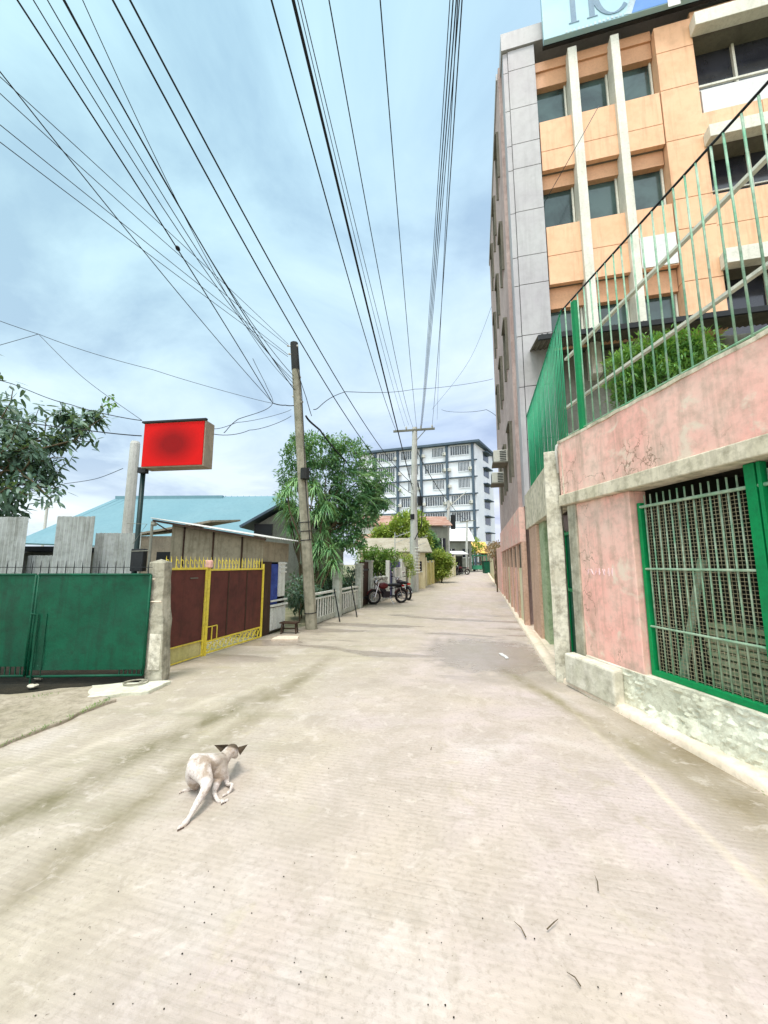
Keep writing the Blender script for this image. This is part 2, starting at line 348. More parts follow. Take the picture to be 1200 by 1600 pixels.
# ------------------------------------------------------------------ mesh helpers
WL = {}
def tag(o, label=None, cat=None, group=None, kind=None):
    if label: o['label'] = label
    if cat: o['category'] = cat
    if group: o['group'] = group
    if kind: o['kind'] = kind
    return o
def thing(name, loc, label, cat, group=None):
    o = bpy.data.objects.new(name, None); o.empty_display_size = .2; C.objects.link(o); o.location = loc
    WL[o.name] = Vector(loc); return tag(o, label, cat, group)
class MB:
    def __init__(s): s.v = []; s.f = []
    def add(s, vs, fs):
        k = len(s.v); s.v += [Vector(v) for v in vs]; s.f += [tuple(i+k for i in f) for f in fs]; return s
    def hexa(s, p):   # 8 corners: bottom 4 ccw, top 4
        return s.add(p, [(3,2,1,0), (4,5,6,7), (0,1,5,4), (1,2,6,5), (2,3,7,6), (3,0,4,7)])
    def box(s, c, sz, rz=0):
        x, y, z = sz[0]/2, sz[1]/2, sz[2]/2; m = Matrix.Rotation(rz, 3, 'Z'); c = Vector(c)
        return s.hexa([c+m@Vector(p) for p in ((-x,-y,-z), (x,-y,-z), (x,y,-z), (-x,y,-z), (-x,-y,z), (x,-y,z), (x,y,z), (-x,y,z))])
    def mk(s): return s
    def fb(s, fr, s0, s1, d0, d1, z0, z1):
        return s.hexa([fr.P(s0,d0,z0), fr.P(s1,d0,z0), fr.P(s1,d1,z0), fr.P(s0,d1,z0), fr.P(s0,d0,z1), fr.P(s1,d0,z1), fr.P(s1,d1,z1), fr.P(s0,d1,z1)])
    def beam(s, a, b, w, h=None, up=(0,0,1)):
        a, b = Vector(a), Vector(b); h = h or w; d = (b-a).normalized(); u = Vector(up)
        if abs(d.dot(u)) > .98: u = Vector((0,1,0))
        x = d.cross(u).normalized()*w/2; y = x.cross(d).normalized()*h/2
        return s.hexa([a-x-y, a+x-y, a+x+y, a-x+y, b-x-y, b+x-y, b+x+y, b-x+y])
    def tube(s, pts, r, n=6, cap=True):
        pts = [Vector(p) for p in pts]; k = len(s.v); rs = r if isinstance(r, (list, tuple)) else [r]*len(pts)
        for i, p in enumerate(pts):
            d = (pts[min(i+1, len(pts)-1)]-pts[max(i-1, 0)]).normalized()
            u = Vector((0,0,1)) if abs(d.z) < .95 else Vector((0,1,0))
            x = d.cross(u).normalized(); y = x.cross(d)
            for j in range(n): t = 2*math.pi*j/n; s.v.append(p+(x*math.cos(t)+y*math.sin(t))*rs[i])
        for i in range(len(pts)-1):
            for j in range(n): a = k+i*n+j; b = k+i*n+(j+1)%n; s.f.append((a, b, b+n, a+n))
        if cap: s.f.append(tuple(k+j for j in range(n))[::-1]); e = k+(len(pts)-1)*n; s.f.append(tuple(e+j for j in range(n)))
        return s
    def ring(s, c, ax, R_, r, n=20, m=8):
        ax = Vector(ax).normalized(); u = ax.orthogonal().normalized(); v = ax.cross(u); k = len(s.v); c = Vector(c)
        for i in range(n):
            t = 2*math.pi*i/n; d = u*math.cos(t)+v*math.sin(t)
            for j in range(m): q = 2*math.pi*j/m; s.v.append(c+d*(R_+r*math.cos(q))+ax*r*math.sin(q))
        for i in range(n):
            for j in range(m): s.f.append((k+i*m+j, k+i*m+(j+1)%m, k+((i+1)%n)*m+(j+1)%m, k+((i+1)%n)*m+j))
        return s
    def ball(s, c, r, n=10, m=7):
        c = Vector(c); r = Vector(r) if isinstance(r, (tuple, list)) else Vector((r, r, r)); k = len(s.v)
        for i in range(m+1):
            a = math.pi*i/m
            for j in range(n): b = 2*math.pi*j/n; s.v.append(c+Vector((r.x*math.sin(a)*math.cos(b), r.y*math.sin(a)*math.sin(b), r.z*math.cos(a))))
        for i in range(m):
            for j in range(n): s.f.append((k+i*n+j, k+(i+1)*n+j, k+(i+1)*n+(j+1)%n, k+i*n+(j+1)%n))
        return s
    def prism(s, poly, z0, z1):
        n = len(poly); lo = [Vector((p[0], p[1], z0)) for p in poly]; hi = [Vector((p[0], p[1], z1)) for p in poly]
        return s.add(lo+hi, [tuple(range(n))[::-1], tuple(range(n, 2*n))]+[(i, (i+1)%n, (i+1)%n+n, i+n) for i in range(n)])
    def slab(s, poly, th):  # polygon in 3D given thickness along its normal
        poly = [Vector(p) for p in poly]; nn = (poly[1]-poly[0]).cross(poly[2]-poly[0]).normalized()*th; n = len(poly)
        return s.add(poly+[p+nn for p in poly], [tuple(range(n))[::-1], tuple(range(n, 2*n))]+[(i, (i+1)%n, (i+1)%n+n, i+n) for i in range(n)])
    def build(s, name, mat, parent=None, smooth=False, bevel=0, label=None):
        o0 = Vector((0,0,0))
        if parent is not None: o0 = WL[parent.name]
        elif s.v:
            o0 = Vector((sum(v.x for v in s.v)/len(s.v), sum(v.y for v in s.v)/len(s.v), min(v.z for v in s.v)))
        me = bpy.data.meshes.new(name); me.from_pydata([tuple(v-o0) for v in s.v], [], s.f); me.validate(); 
        import bmesh
        b = bmesh.new(); b.from_mesh(me); bmesh.ops.recalc_face_normals(b, faces=b.faces); b.to_mesh(me); b.free()
        if smooth:
            for p in me.polygons: p.use_smooth = True
        me.materials.append(M[mat] if isinstance(mat, str) else mat)
        o = bpy.data.objects.new(name, me); C.objects.link(o)
        if parent is not None: o.parent = parent; WL[o.name] = o0
        else: o.location = o0; WL[o.name] = o0
        if bevel:
            md = o.modifiers.new('edge', 'BEVEL'); md.width = bevel; md.segments = 2; md.limit_method = 'ANGLE'
        if label: o['label'] = label
        return o
def struct(o): o['kind'] = 'structure'; return o
def jit(a): return random.uniform(-a, a)

# corrugated sheet between two 3D edges: a->b across, rising to c (offset vector)
def corrugated(mb, a, b, up, pitch=.076, amp=.012, rag=0.0):
    a, b, up = Vector(a), Vector(b), Vector(up); ln = (b-a).length; n = max(6, int(ln/pitch*4)); nn = (b-a).cross(up).normalized()
    k = len(mb.v); th = nn*.003
    for side in (0, 1):
        for i in range(n+1):
            o = nn*amp*math.sin(i*math.pi/2)+th*side; p = a.lerp(b, i/n)+o
            mb.v.append(p); mb.v.append(p+up*(1+(random.uniform(-rag, rag) if rag else 0)))
    for side in (0, 1):
        for i in range(n): q = k+side*2*(n+1)+2*i; mb.f.append((q, q+2, q+3, q+1))
    m = 2*(n+1)
    for i in range(n): q = k+2*i; mb.f.append((q, q+2, q+2+m, q+m)); mb.f.append((q+1, q+3, q+3+m, q+1+m))

# ================================================================== GROUND
def grid_ground():
    mb = MB(); xs = [-600,-200,-80,-40,-20,-10,-5,0,5,10,20,40,80,200,600]
    ys = [-300,-100,-30,-10,0,5,10,12]+[12+i for i in range(1, 40)]+[60,90,160,300,700,1500]
    for y in ys:
        for x in xs: mb.v.append(Vector((x, y, gz(y)-.012)))
    n = len(xs)
    for j in range(len(ys)-1):
        for i in range(n-1): a = j*n+i; mb.f.append((a, a+1, a+n+1, a+n))
    return struct(mb.build('ground', 'dirt_ground', smooth=True))
grid_ground()
STL = Frame((-1.88, 11.07), SANG, -1)        # left property line (n towards the street: flip)
STR = Frame((2.62, 5.75), SANG, 1)           # right property line, n towards the street
def fsgn(): pass
def curve_x(Y, pts):
    for (y0, x0), (y1, x1) in zip(pts, pts[1:]):
        if Y <= y1: return x0+(x1-x0)*(Y-y0)/(y1-y0)
    return pts[-1][1]
lefts = [(-12,-9.5), (3,-9.5), (3.6,-6.5), (4.6,-4.4), (5.6,-3.3), (6.6,-3.56), (9.15,-2.86), (11.0,-2.0), (15.6,-.58), (60, -.58+44.4*.3327)]
rights = [(-12,3.35), (0,3.0), (3.04,2.79), (5.74,2.6), (7,2.9), (14,4.6), (60, 4.6+46*.242)]
mb = MB(); ys = []; y = -12.0
while y < 60: ys.append(y); y += .4 if y < 16 else 1.5
NX = 14
for y in ys:
    a, b = curve_x(y, lefts), curve_x(y, rights)
    for i in range(NX+1):
        t = i/NX; mb.v.append(Vector((a+(b-a)*t, y, gz(y)+.012*math.sin(math.pi*t))))
for j in range(len(ys)-1):
    for i in range(NX): a = j*(NX+1)+i; mb.f.append((a, a+1, a+NX+2, a+NX+1))
struct(mb.build('road', 'road', smooth=True))
# yard soil behind the green gate, coloured near black for the shaded gap below
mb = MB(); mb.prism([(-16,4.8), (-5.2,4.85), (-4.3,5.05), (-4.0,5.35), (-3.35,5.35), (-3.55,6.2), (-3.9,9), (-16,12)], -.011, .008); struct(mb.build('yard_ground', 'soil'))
# broken shoulder slab in front of the green gate, with a ragged edge (the crack)
def rough_poly(pts, step=.12, amp=.035):
    outp = []
    for (a, b) in zip(pts, pts[1:]+pts[:1]):
        a, b = Vector(a), Vector(b); k = max(1, int((b-a).length/step))
        for i in range(k): p = a.lerp(b, i/k); outp.append((p.x+jit(amp), p.y+jit(amp)))
    return outp
c1, c2, c3, c4 = G(-250,1235), G(0,1172), G(110,1125), G(182,1097)
mb = MB(); mb.prism(rough_poly([(c1.x,c1.y), (c2.x,c2.y), (c3.x,c3.y), (c4.x,c4.y), (-3.5,5.05), (-3.4,5.38), (-4.15,5.36), (-4.45,5.12), (-5.3,4.98), (-9,4.9), (-9,4.2)]), -.01, .045)
struct(mb.build('shoulder_slab', 'shoulder', bevel=.012))
mb = MB(); mb.prism(rough_poly([(-3.62,4.95), (-3.0,5.2), (-2.95,5.62), (-3.45,5.55), (-3.9,5.4)], .1, .03), -.01, .05)
struct(mb.build('shoulder_slab', 'sidewalk', bevel=.012))

# kerb on the right : a real step, rounded bend near the post
kp = [(3.3,-12), (2.98,0), (2.80,3.0), (2.60,5.2), (2.57,5.9), (2.78,7.0), (4.45,13.6), (6.4,21.5), (9.8,36), (14.5,55)]
def smooth_path(pts, n=6):
    out_ = []; P = [Vector(p) for p in pts]
    for i in range(len(P)-1):
        p0, p1, p2, p3 = P[max(i-1,0)], P[i], P[i+1], P[min(i+2,len(P)-1)]
        for j in range(n):
            t = j/n; out_.append(.5*((2*p1)+(p2-p0)*t+(2*p0-5*p1+4*p2-p3)*t*t+(3*p1-p0-3*p2+p3)*t**3))
    out_.append(P[-1]); return out_
kpath = smooth_path([(x-.03, y) for x, y in kp], 8)
mb = MB(); prof = [(-.005,-.02), (0,.055), (.025,.075), (.17,.085), (.185,.07), (.19,-.02)]
for i, p in enumerate(kpath):
    d = (kpath[min(i+1,len(kpath)-1)]-kpath[max(i-1,0)]).normalized(); nrm = Vector((d.y,-d.x))
    for (o, z) in prof: q = p+nrm*(o+jit(.006)); mb.v.append(Vector((q.x, q.y, gz(p.y)+z+jit(.004))))
m = len(prof)
for i in range(len(kpath)-1):
    for j in range(m-1): a = i*m+j; mb.f.append((a, a+m, a+m+1, a+1))
struct(mb.build('kerb', 'kerb_concrete', smooth=True))
KP = kpath
def kerb_x(Y):
    for a, b in zip(KP, KP[1:]):
        if a.y <= Y <= b.y: return a.x+(b.x-a.x)*(Y-a.y)/(b.y-a.y)
    return KP[-1].x

# ================================================================== RIGHT: podium wall with the green gate
NW = Frame((2.66, 5.5), -8+180, -1)          # s runs towards the camera, n towards the street
assert NW.P(0,1,0).x < 2.66
ST = Frame((2.66, 5.5), SANG, 1)             # street-side wall going away
assert ST.P(0,1,0).x < 2.66
FB0 = Vector((3.75, 10.02))
FA = Frame(FB0, 90+SANG, -1)                 # tall building's front
assert FA.P(0,1,0).y < 10.02
SB = Frame(FB0, SANG, 1)                     # tall building's street side
SG = 1.14                                    # gate starts
# sidewalk strip between kerb and wall (rough sloping concrete)

mb = MB(); rows_ = 26; yy = []; y = -1.5
while y < 5.3: yy.append(y); y += .05
for y in yy:
    a = kerb_x(y)+.17; sN = (5.5-y)/.99; b = NW.P(sN, .0, 0).x
    for i in range(rows_):
        t = i/(rows_-1); up_ = .5+.5*math.tanh((sN-.95)*7)
        zt = .062+(.05+.16*up_)*t**.9+.20*up_*max(0, (t-.62)/.38)**.7
        q = Vector((a+(b-a)*t, y, 0)); e = min(1, t*6, (1-t)*8+.2)
        rb = math.exp(-((sN-1.3)/.33)**2)
        z = zt+e*(.08*mnz.noise(q*3.1)+.05*mnz.noise(q*8)+.02*mnz.noise(q*27)+rb*(.22*abs(mnz.noise(q*5+Vector((5,0,0))))-.10+.09*mnz.noise(q*11)+.05*mnz.noise(q*23)))
        mb.v.append(Vector((q.x, y, z)))
for j in range(len(yy)-1):
    for i in range(rows_-1): a = j*rows_+i; mb.f.append((a, a+1, a+rows_+1, a+rows_))
struct(mb.build('sidewalk', 'sidewalk', smooth=True))
# narrow pavement further up
mb = MB(); yy = [5.2+.4*i for i in range(40)]
for y in yy:
    a = kerb_x(y)+.15; b = 2.66+(y-5.5)*.242+.5
    mb.v += [Vector((a, y, gz(y)+.066)), Vector((max(b, a+.05), y, gz(y)+.072))]
for j in range(len(yy)-1): a = 2*j; mb.f.append((a, a+1, a+3, a+2))
struct(mb.build('pavement', 'kerb_concrete'))

pod = thing('podium_wall', (2.9, 4.5, 0), 'stained pink rendered corner wall with a concrete band, holding the green mesh gate', 'wall')
mb = MB(); mb.fb(NW, .02, SG-.02, -.25, -.03, .05, 2.5)
# jamb and far part past the gate, out of view
mb.fb(NW, 3.75, 6.6, -.25, -.03, 0, 2.5)
mb.build('wall', 'pink_wall', pod, bevel=.01)
# parapet, cut in a grid so it can be uneven
mb = MB(); n = 44
for side in (0, 1):
    for i in range(n+1):
        s_ = -.10+6.9*i/n
        for z in (2.655, 3.0, 3.3, 3.46): mb.v.append(NW.P(s_, (.03 if side == 0 else -.20)+jit(.006), z+(jit(.014) if z > 3.4 else 0)))
h = 4*(n+1)
for i in range(n):
    for k in range(3):
        a = 4*i+k; mb.f.append((a, a+4, a+5, a+1)); mb.f.append((h+a, h+a+1, h+a+5, h+a+4))
    a = 4*i+3; mb.f.append((a, a+4, a+4+h, a+h))
mb.build('parapet', 'pink_wall', pod)
mb = MB(); mb.fb(NW, -.12, 6.8, -.22, .06, 2.50, 2.66); mb.build('concrete_band', 'band_concrete', pod, bevel=.012)
mb = MB(); n = 40
pts = [NW.P(-.1+6.9*i/n, -.085, 3.462+jit(.006)) for i in range(n+1)]
for a, b in zip(pts, pts[1:]): mb.beam(a, b, .25+jit(.01), .04)
mb.build('coping', 'band_concrete', pod)
mb = MB()
mb.fb(NW, .0, 6.6, -.3, -.012, -.02, .458); mb.build('footing', 'step_concrete', pod, bevel=.02)
# its broken, lumpy face under the gate
mb = MB(); ns_, nz_ = 150, 16; s0_, s1_ = .80, 4.6
for i in range(ns_+1):
    s_ = s0_+(s1_-s0_)*i/ns_
    for j in range(nz_+1):
        t = j/nz_; z = .02+.437*t; q = Vector((s_, z*1.6, 0))
        bulge = .10*(1-t)**1.4*(.35+.65*min(1, max(0, (s_-.9)/.5)))
        cav = math.exp(-((s_-1.32)/.26)**2)*math.exp(-((t-.45)/.35)**2)
        d_ = .0+bulge+.035*mnz.noise(q*4)+.028*abs(mnz.noise(q*9))+.014*mnz.noise(q*24)-cav*(.05+.12*abs(mnz.noise(q*7)))
        lip = .03*math.sin(min(1, max(0, (t-.8)/.2))*math.pi)*abs(mnz.noise(q*3))
        mb.v.append(NW.P(s_+.006*mnz.noise(q*20), max(-.01, d_+lip), z+.012*mnz.noise(q*13)*(0 if j in (0, nz_) else 1)))
for i in range(ns_):
    for j in range(nz_): a = i*(nz_+1)+j; mb.f.append((a, a+nz_+1, a+nz_+2, a+1))
mb.build('broken_render', 'sidewalk', pod)
# darker rough pilaster beside the corner post
mb = MB(); mb.fb(NW, -.02, .16, -.2, .0, .05, 2.497); mb.build('pilaster', 'old_concrete', pod, bevel=.01)
# street-side parapet and lower walls
mb = MB(); mb.fb(ST, .0, 4.6, -.22, .04, 2.55, 3.44); mb.build('parapet', 'band_concrete', pod, bevel=.01)
mb = MB(); mb.fb(ST, 3.15, 4.35, -.3, .0, 0, 2.547); mb.build('wall', 'brown_pillar', pod, bevel=.01)
mb = MB(); mb.fb(ST, 2.55, 3.15, -.3, -.06, 0, 2.547); mb.build('wall', 'slat_green', pod, bevel=.01)
# terrace slab / ceiling of the room, back walls and floor
tp = [NW.P(-.05,-.24,0), NW.P(6.6,-.24,0), Vector((12.5,-1.2,0)), Vector((12.5,7.9,0)), FA.P(.0,.02,0), ST.P(.1,-.24,0)]
mb = MB(); mb.prism([(p.x, p.y) for p in tp], 2.9, 3.12); mb.build('terrace_slab', 'soffit', pod)
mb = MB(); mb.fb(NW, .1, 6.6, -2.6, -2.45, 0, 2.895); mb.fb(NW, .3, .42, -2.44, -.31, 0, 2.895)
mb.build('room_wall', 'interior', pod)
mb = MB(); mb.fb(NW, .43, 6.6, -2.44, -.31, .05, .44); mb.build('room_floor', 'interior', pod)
# faint painted scribble
mb = MB(); random.seed(21)
s0, z0 = NW.pl(918, 893, -.03); s1, z1 = NW.pl(962, 898, -.03)
for i in range(7):
    a = s0+(s1-s0)*i/7; w_ = (s1-s0)/11; pts = []
    for j in range(5): pts.append(NW.P(a+w_*random.random(), -.026, z0+.045*math.sin(j*2.4+i)+jit(.012)))
    for p, q in zip(pts, pts[1:]): mb.beam(p, q, .009, .003)
mb.build('scribble', 'graffiti', pod)

# block of broken step at the wall foot
mb = MB(); a = [NW.P(-.05,.01,.05), NW.P(.86,.01,.05), NW.P(.89,.17,.05), NW.P(-.05,.17,.05)]
mb.hexa(a+[p+Vector((0,0,.40+jit(.01))) for p in a]); blk = mb.build('concrete_step', 'step_concrete', bevel=.025)
tag(blk, 'broken pale concrete step at the foot of the pink wall beside the post', 'step')
random.seed(5)
def rock(c, r, mat='step_concrete'):
    m_ = MB(); m_.ball(c, (r*random.uniform(.8,1.2), r*random.uniform(.7,1.0), r*random.uniform(.4,.6)), 12, 9)
    cc_ = Vector(c)
    for v in m_.v: q_ = (v-cc_)/r; f_ = 1+.35*mnz.noise(q_*1.3+cc_*7)+.12*mnz.noise(q_*4+cc_*3); v.xyz = cc_+(v-cc_)*f_
    return m_
RL = ['broken concrete chunk lying against the end of the wall step', 'second rubble chunk in front of the wall step', 'flat rubble piece on the slope under the mesh gate corner',
      'small rubble chunk lying nearest the kerb below the mesh gate']
for i, (px, py, r) in enumerate([(1018,1070,.045), (1032,1088,.035), (1040,1122,.055), (1012,1108,.028)]):
    p = AZ(px, py, (.24,.2,.1,.12)[i]); o = rock(p, r, 'old_concrete').build('rubble_chunk', 'old_concrete'); tag(o, RL[i], 'rubble', 'rubble by the mesh gate')

# green mesh gate
gt = thing('mesh_gate', NW.P(2.3, 0, .46), 'green framed gate of vertical bars and wire mesh in the pink wall', 'gate')
GE = 3.72
mb = MB(); d = -.13
def gbar(mb, s0, z0, s1, z1, w_, dd=d, th=.03): mb.beam(NW.P(s0,dd,z0), NW.P(s1,dd,z1), w_, th, up=(NW.n.x, NW.n.y, 0))
mb.fb(NW, SG, SG+.045, -.16, -.10, .46, 2.35); mb.fb(NW, SG+.045, GE, -.16, -.10, .46, .52)
mb.build('gate_frame', 'green_frame', gt, bevel=.004)
for (sa, wd_) in ((2.33, .085), (2.43, .03)):
    mb = MB(); mb.fb(NW, sa, sa+wd_, -.155, -.085, .47, 2.495); mb.build('gate_post', 'green_frame', gt, bevel=.004)
mb = MB(); mb.fb(NW, GE, GE+.05, -.16, -.1, .46, 2.49); mb.build('gate_post', 'green_frame', gt, bevel=.004)
for z in (.98, 1.60, 2.30):
    mb = MB(); mb.tube([NW.P(SG+.04, d+.02, z), NW.P(GE, d+.02, z)], .012 if z < 2 else .017, 8); mb.build('rail', 'green_bar', gt)
s_ = SG+.085
while s_ < GE:
    if not 2.31 < s_ < 2.48:
        mb = MB(); mb.tube([NW.P(s_, d, .5), NW.P(s_+jit(.004), d, 2.43)], .0085, 6, True); mb.build('vertical_bar', 'green_bar', gt, smooth=True)
    s_ += .084
mb = MB(); random.seed(2)
z = .53
while z < 2.28: mb.tube([NW.P(SG+.04, -.165, z), NW.P(GE, -.165, z)], .0028, 4, False); z += .036
s_ = SG+.05
while s_ < GE: mb.tube([NW.P(s_, -.17, .5), NW.P(s_, -.17, 2.29)], .0028, 4, False); s_ += .036
M['mesh_wire'] = wear('mesh_wire', (184,176,146), (140,132,104), rough=.5)
mb.build('wire_mesh', 'mesh_wire', gt)
# boards stacked behind the gate
for i in range(9):
    mb = MB(); z = .46+.07*i; mb.fb(NW, 1.5+jit(.06), 3.6, -.62+jit(.03), -.42, z, z+.045)
    o = mb.build('board', 'slat_green', bevel=.004); tag(o, ['lowest','second lowest','third from the bottom','fourth from the bottom','middle','fourth from the top','third from the top','second from the top','topmost'][i]+' pale green board of the stack behind the mesh gate', 'board', 'boards stacked behind the gate')
mb = MB(); mb.beam(NW.P(1.32,-.3,.47), NW.P(1.62,-.36,1.7), .07, .03, up=(NW.n.x,NW.n.y,0)); o = mb.build('plank', 'green_bar'); tag(o, 'pale plank leaning inside the left part of the mesh gate', 'plank')

# corner post
cpst = thing('corner_post', (2.58, 5.72, 0), 'tall pale flaking concrete post at the bend of the kerb', 'post')
mb = MB(); poly = [(2.44,5.72), (2.62,5.62), (2.72,5.78), (2.56,5.9)]
k = len(mb.v); zs = [0,.6,1.2,1.8,2.5,3.0,3.36]
for z in zs:
    for (x, y) in poly: mb.v.append(Vector((x+jit(.006), y+jit(.006), z)))
for i in range(len(zs)-1):
    for j in range(4): a = 4*i+j; b = 4*i+(j+1)%4; mb.f.append((a, b, b+4, a+4))
mb.f.append((24,25,26,27)); mb.build('shaft', 'post_concrete', cpst, bevel=.015)
mb = MB(); mb.tube([(2.60,5.60,3.0), (2.58,5.58,3.34), (2.60,5.60,3.42), (2.72,5.56,3.5), (2.80,5.6,3.52)], .02, 8); mb.build('conduit', 'far_concrete', cpst, smooth=True)

# green door leaf deep in the street side
dr = thing('green_door', ST.P(1.5, -.3, 0), 'narrow green steel door in the recess behind the corner post', 'door')
sa, _ = ST.pl(869, 900, -.2); sb, _ = ST.pl(850, 900, -.2)
sa, sb = .35, 2.5
mb = MB(); mb.fb(ST, sa, sb, -.28, -.25, .07, 2.2); mb.build('door_panel', 'green_paint', dr)
mb = MB()
for s_ in (sa, (sa+sb)/2, sb-.06): mb.fb(ST, s_, s_+.06, -.247, -.20, .07, 2.25)
for z in (.08, 1.2, 2.15): mb.fb(ST, sa+.062, sb-.062, -.245, -.205, z, z+.05)
mb.build('frame', 'green_frame', dr)

# picket fence on the parapet
pf = thing('picket_fence', NW.P(3, -.1, 3.5), 'tall pale green picket railing along the top of the pink wall', 'railing')
random.seed(11)
def pick(fr, s0, s1, step, mat, dd=-.09):
    s_ = s0; k = 0
    while s_ < s1:
        mb = MB(); zt = 5.56+jit(.015)
        mb.tube([fr.P(s_+jit(.006), dd+jit(.004), 3.47), fr.P(s_+jit(.012), dd, zt)], .0105, 6, True); mb.build('picket', mat, pf, smooth=True)
        s_ += step+jit(.012)
pick(NW, .12, 5.4, .142, 'picket_paint')
pick(ST, .12, 4.35, .118, 'picket_green')
mb = MB(); mb.tube([NW.P(6.2,-.09,5.60), NW.P(4,-.09,5.58), NW.P(1.8,-.09,5.565), NW.P(-.02,-.09,5.55)], .013, 8); mb.build('top_rail', 'dark_metal', pf, smooth=True)
mb = MB(); mb.tube([ST.P(0,-.09,5.55), ST.P(4.4,-.09,5.53)], .013, 8); mb.build('top_rail', 'picket_green', pf, smooth=True)
mb = MB(); mb.tube([NW.P(0,-.09,3.56), NW.P(6.2,-.09,3.57)], .010, 6); mb.build('bottom_rail', 'picket_paint', pf)
for s_ in (.28,):
    mb = MB(); mb.fb(NW, s_, s_+.075, -.13, -.07, 3.46, 5.5); mb.build('fence_post', 'green_frame', pf, bevel=.004)
# stair handrails behind the pickets
sr = thing('stair_railing', NW.P(2, -.6, 3.3), 'pale sloping steel stair handrail pair behind the pickets', 'handrail')
def drail(pa, pb, dd):
    (a, za), (b, zb) = NW.pl(*pa, dd), NW.pl(*pb, dd); e = 1.25
    mb = MB(); mb.beam(NW.P(a, dd, za), NW.P(a+(b-a)*e, dd, za+(zb-za)*e), .035, .05, up=(NW.n.x,NW.n.y,0)); mb.build('rail', 'white_fin', sr)
    return a, za, b, zb
A_ = drail((884,562), (1200,245), -.35); B_ = drail((884,638), (1200,414), -.35)

# ================================================================== TALL BUILDING
tb = thing('office_building', (FB0.x, FB0.y, 0), 'tall orange and grey clad building with white vertical fins and a rooftop sign', 'building')
mb = MB()
BW = 13.0; BD = 9.4
mb.fb(FA, .0, BW, -BD, -.62, 0, 18.0); mb.build('core_wall', 'side_wall', tb)
# street-side skin with recessed window strips seen edge-on
mb = MB(); gaps = [(1.5,2.3), (3.9,4.7), (6.3,7.1)]
segs = [(-.0,1.5), (2.3,3.9), (4.7,6.3), (7.1,9.4)]
for a, b in segs: mb.fb(SB, a+.62 if a == 0 else a, b, .003, .12, 3.2, 18.0)
for a, b in gaps:
    for z0, z1 in ((3.2,4.4), (5.9,7.9), (9.4,11.4), (12.9,14.9), (16.4,18.0)): mb.fb(SB, a, b, .003, .117, z0, z1)
mb.build('side_wall', 'side_wall', tb)
for a, b in gaps:
    for z0 in (4.4, 7.9, 11.4, 14.9):
        mb = MB(); mb.fb(SB, a, b, .004, .03, z0, z0+1.5); wn = mb.build('window', 'glass_dark', tb)
        mb = MB(); mb.fb(SB, a-.06, a-.003, .121, .20, z0-.1, z0+1.6); mb.fb(SB, b+.003, b+.06, .121, .20, z0-.1, z0+1.6); mb.fb(SB, a-.06, b+.06, .121, .24, z0+1.603, z0+1.68)
        mb.build('frame', 'soffit', wn)
# grey clad corner: panels with gaps
def panels(mb, fr, s0, s1, d0, d1, zs, gap=.022):
    for z0, z1 in zip(zs, zs[1:]): mb.fb(fr, s0, s1, d0, d1, z0+gap/2, z1-gap/2)
gz_s = [6.5,8.0,9.55,10.45,11.9,13.35,14.2,15.45,16.85,17.6]
mb = MB(); panels(mb, FA, .13, .90, -.05, .0, [3.2,5.0]+gz_s)
panels(mb, FA, -.02, .115, -.62, -.03, [3.2]+gz_s)
mb.build('grey_cladding', 'grey_clad', tb)
mb = MB(); mb.fb(FA, .0, .9, -.615, -.055, 3.2, 17.9); mb.build('corner_core', 'dark_metal', tb)
# orange clad
orange = MB()
rows = [(7.67,8.78,9.42), (11.22,12.32,13.08), (14.74,15.77,16.72)]       # sill, window top, soffit
WD = -.30
rows = [(a, FA.pl(*px, WD)[1], c) for (a, b, c), px in zip(rows, ((858,488), (849,303), (840,146)))]
bays = [(.92,1.78), (2.05,2.93), (3.17,4.08)]
sp = [(9.42,11.22,10.30), (13.08,14.74,13.72), (7.5,7.67,7.6)]
for z0, z1, zm in sp:
    for a, b in ((.92,1.9), (1.9,3.05), (3.05,4.08)):
        orange.fb(FA, a+.008, b-.008, -.12, 0, z0, zm-.01); orange.fb(FA, a+.008, b-.008, -.12, 0, zm+.01, z1)
    MB().fb(FA, .92, 4.08, -.60, -.125, z0+.002, z1-.05).build('sill_core', 'soffit', tb)
panels(orange, FA, 4.10, 5.0, -.6, .015, [7.5,8.9,10.4,11.3,13.1,14.75,16.0,16.9])
for (sl, wt_, so) in rows: MB().fb(FA, .925, 4.08, -.60, -.18, wt_, so).build('lintel_band', 'orange_dark', tb)
MB().fb(FA, .925, 4.08, -.6, -.13, 16.723, 17.05).build('lintel_band', 'orange_dark', tb)
orange.build('orange_cladding', 'orange_clad', tb)
for (sl, wt_, so) in rows:
    for a, b in bays:
        mb = MB(); mb.fb(FA, a, b, -.60, -.34, sl, wt_); wn = mb.build('window', 'glass_teal', tb)
        mb = MB(); 
        mb.fb(FA, b-.05, b, -.338, -.28, sl, wt_-.002); mb.fb(FA, a, a+.02, -.338, -.3, sl, wt_-.002); mb.fb(FA, a+.021, b-.051, -.336, -.30, sl, sl+.03)
        mb.build('frame', 'white_fin', wn)
for (a, b) in ((1.80,2.04), (2.945,3.16)):
    mb = MB(); mb.fb(FA, a, b, -.41, .14, 6.6, 16.9); mb.build('fin', 'white_fin', tb, bevel=.006)
# white panel fixed in the third bay
mb = MB(); a, z1 = FA.pl(998, 382, .03); mb.fb(FA, 3.22, 4.06, .004, .03, 9.45, 10.35); mb.build('notice_board', 'white_panel', tb)
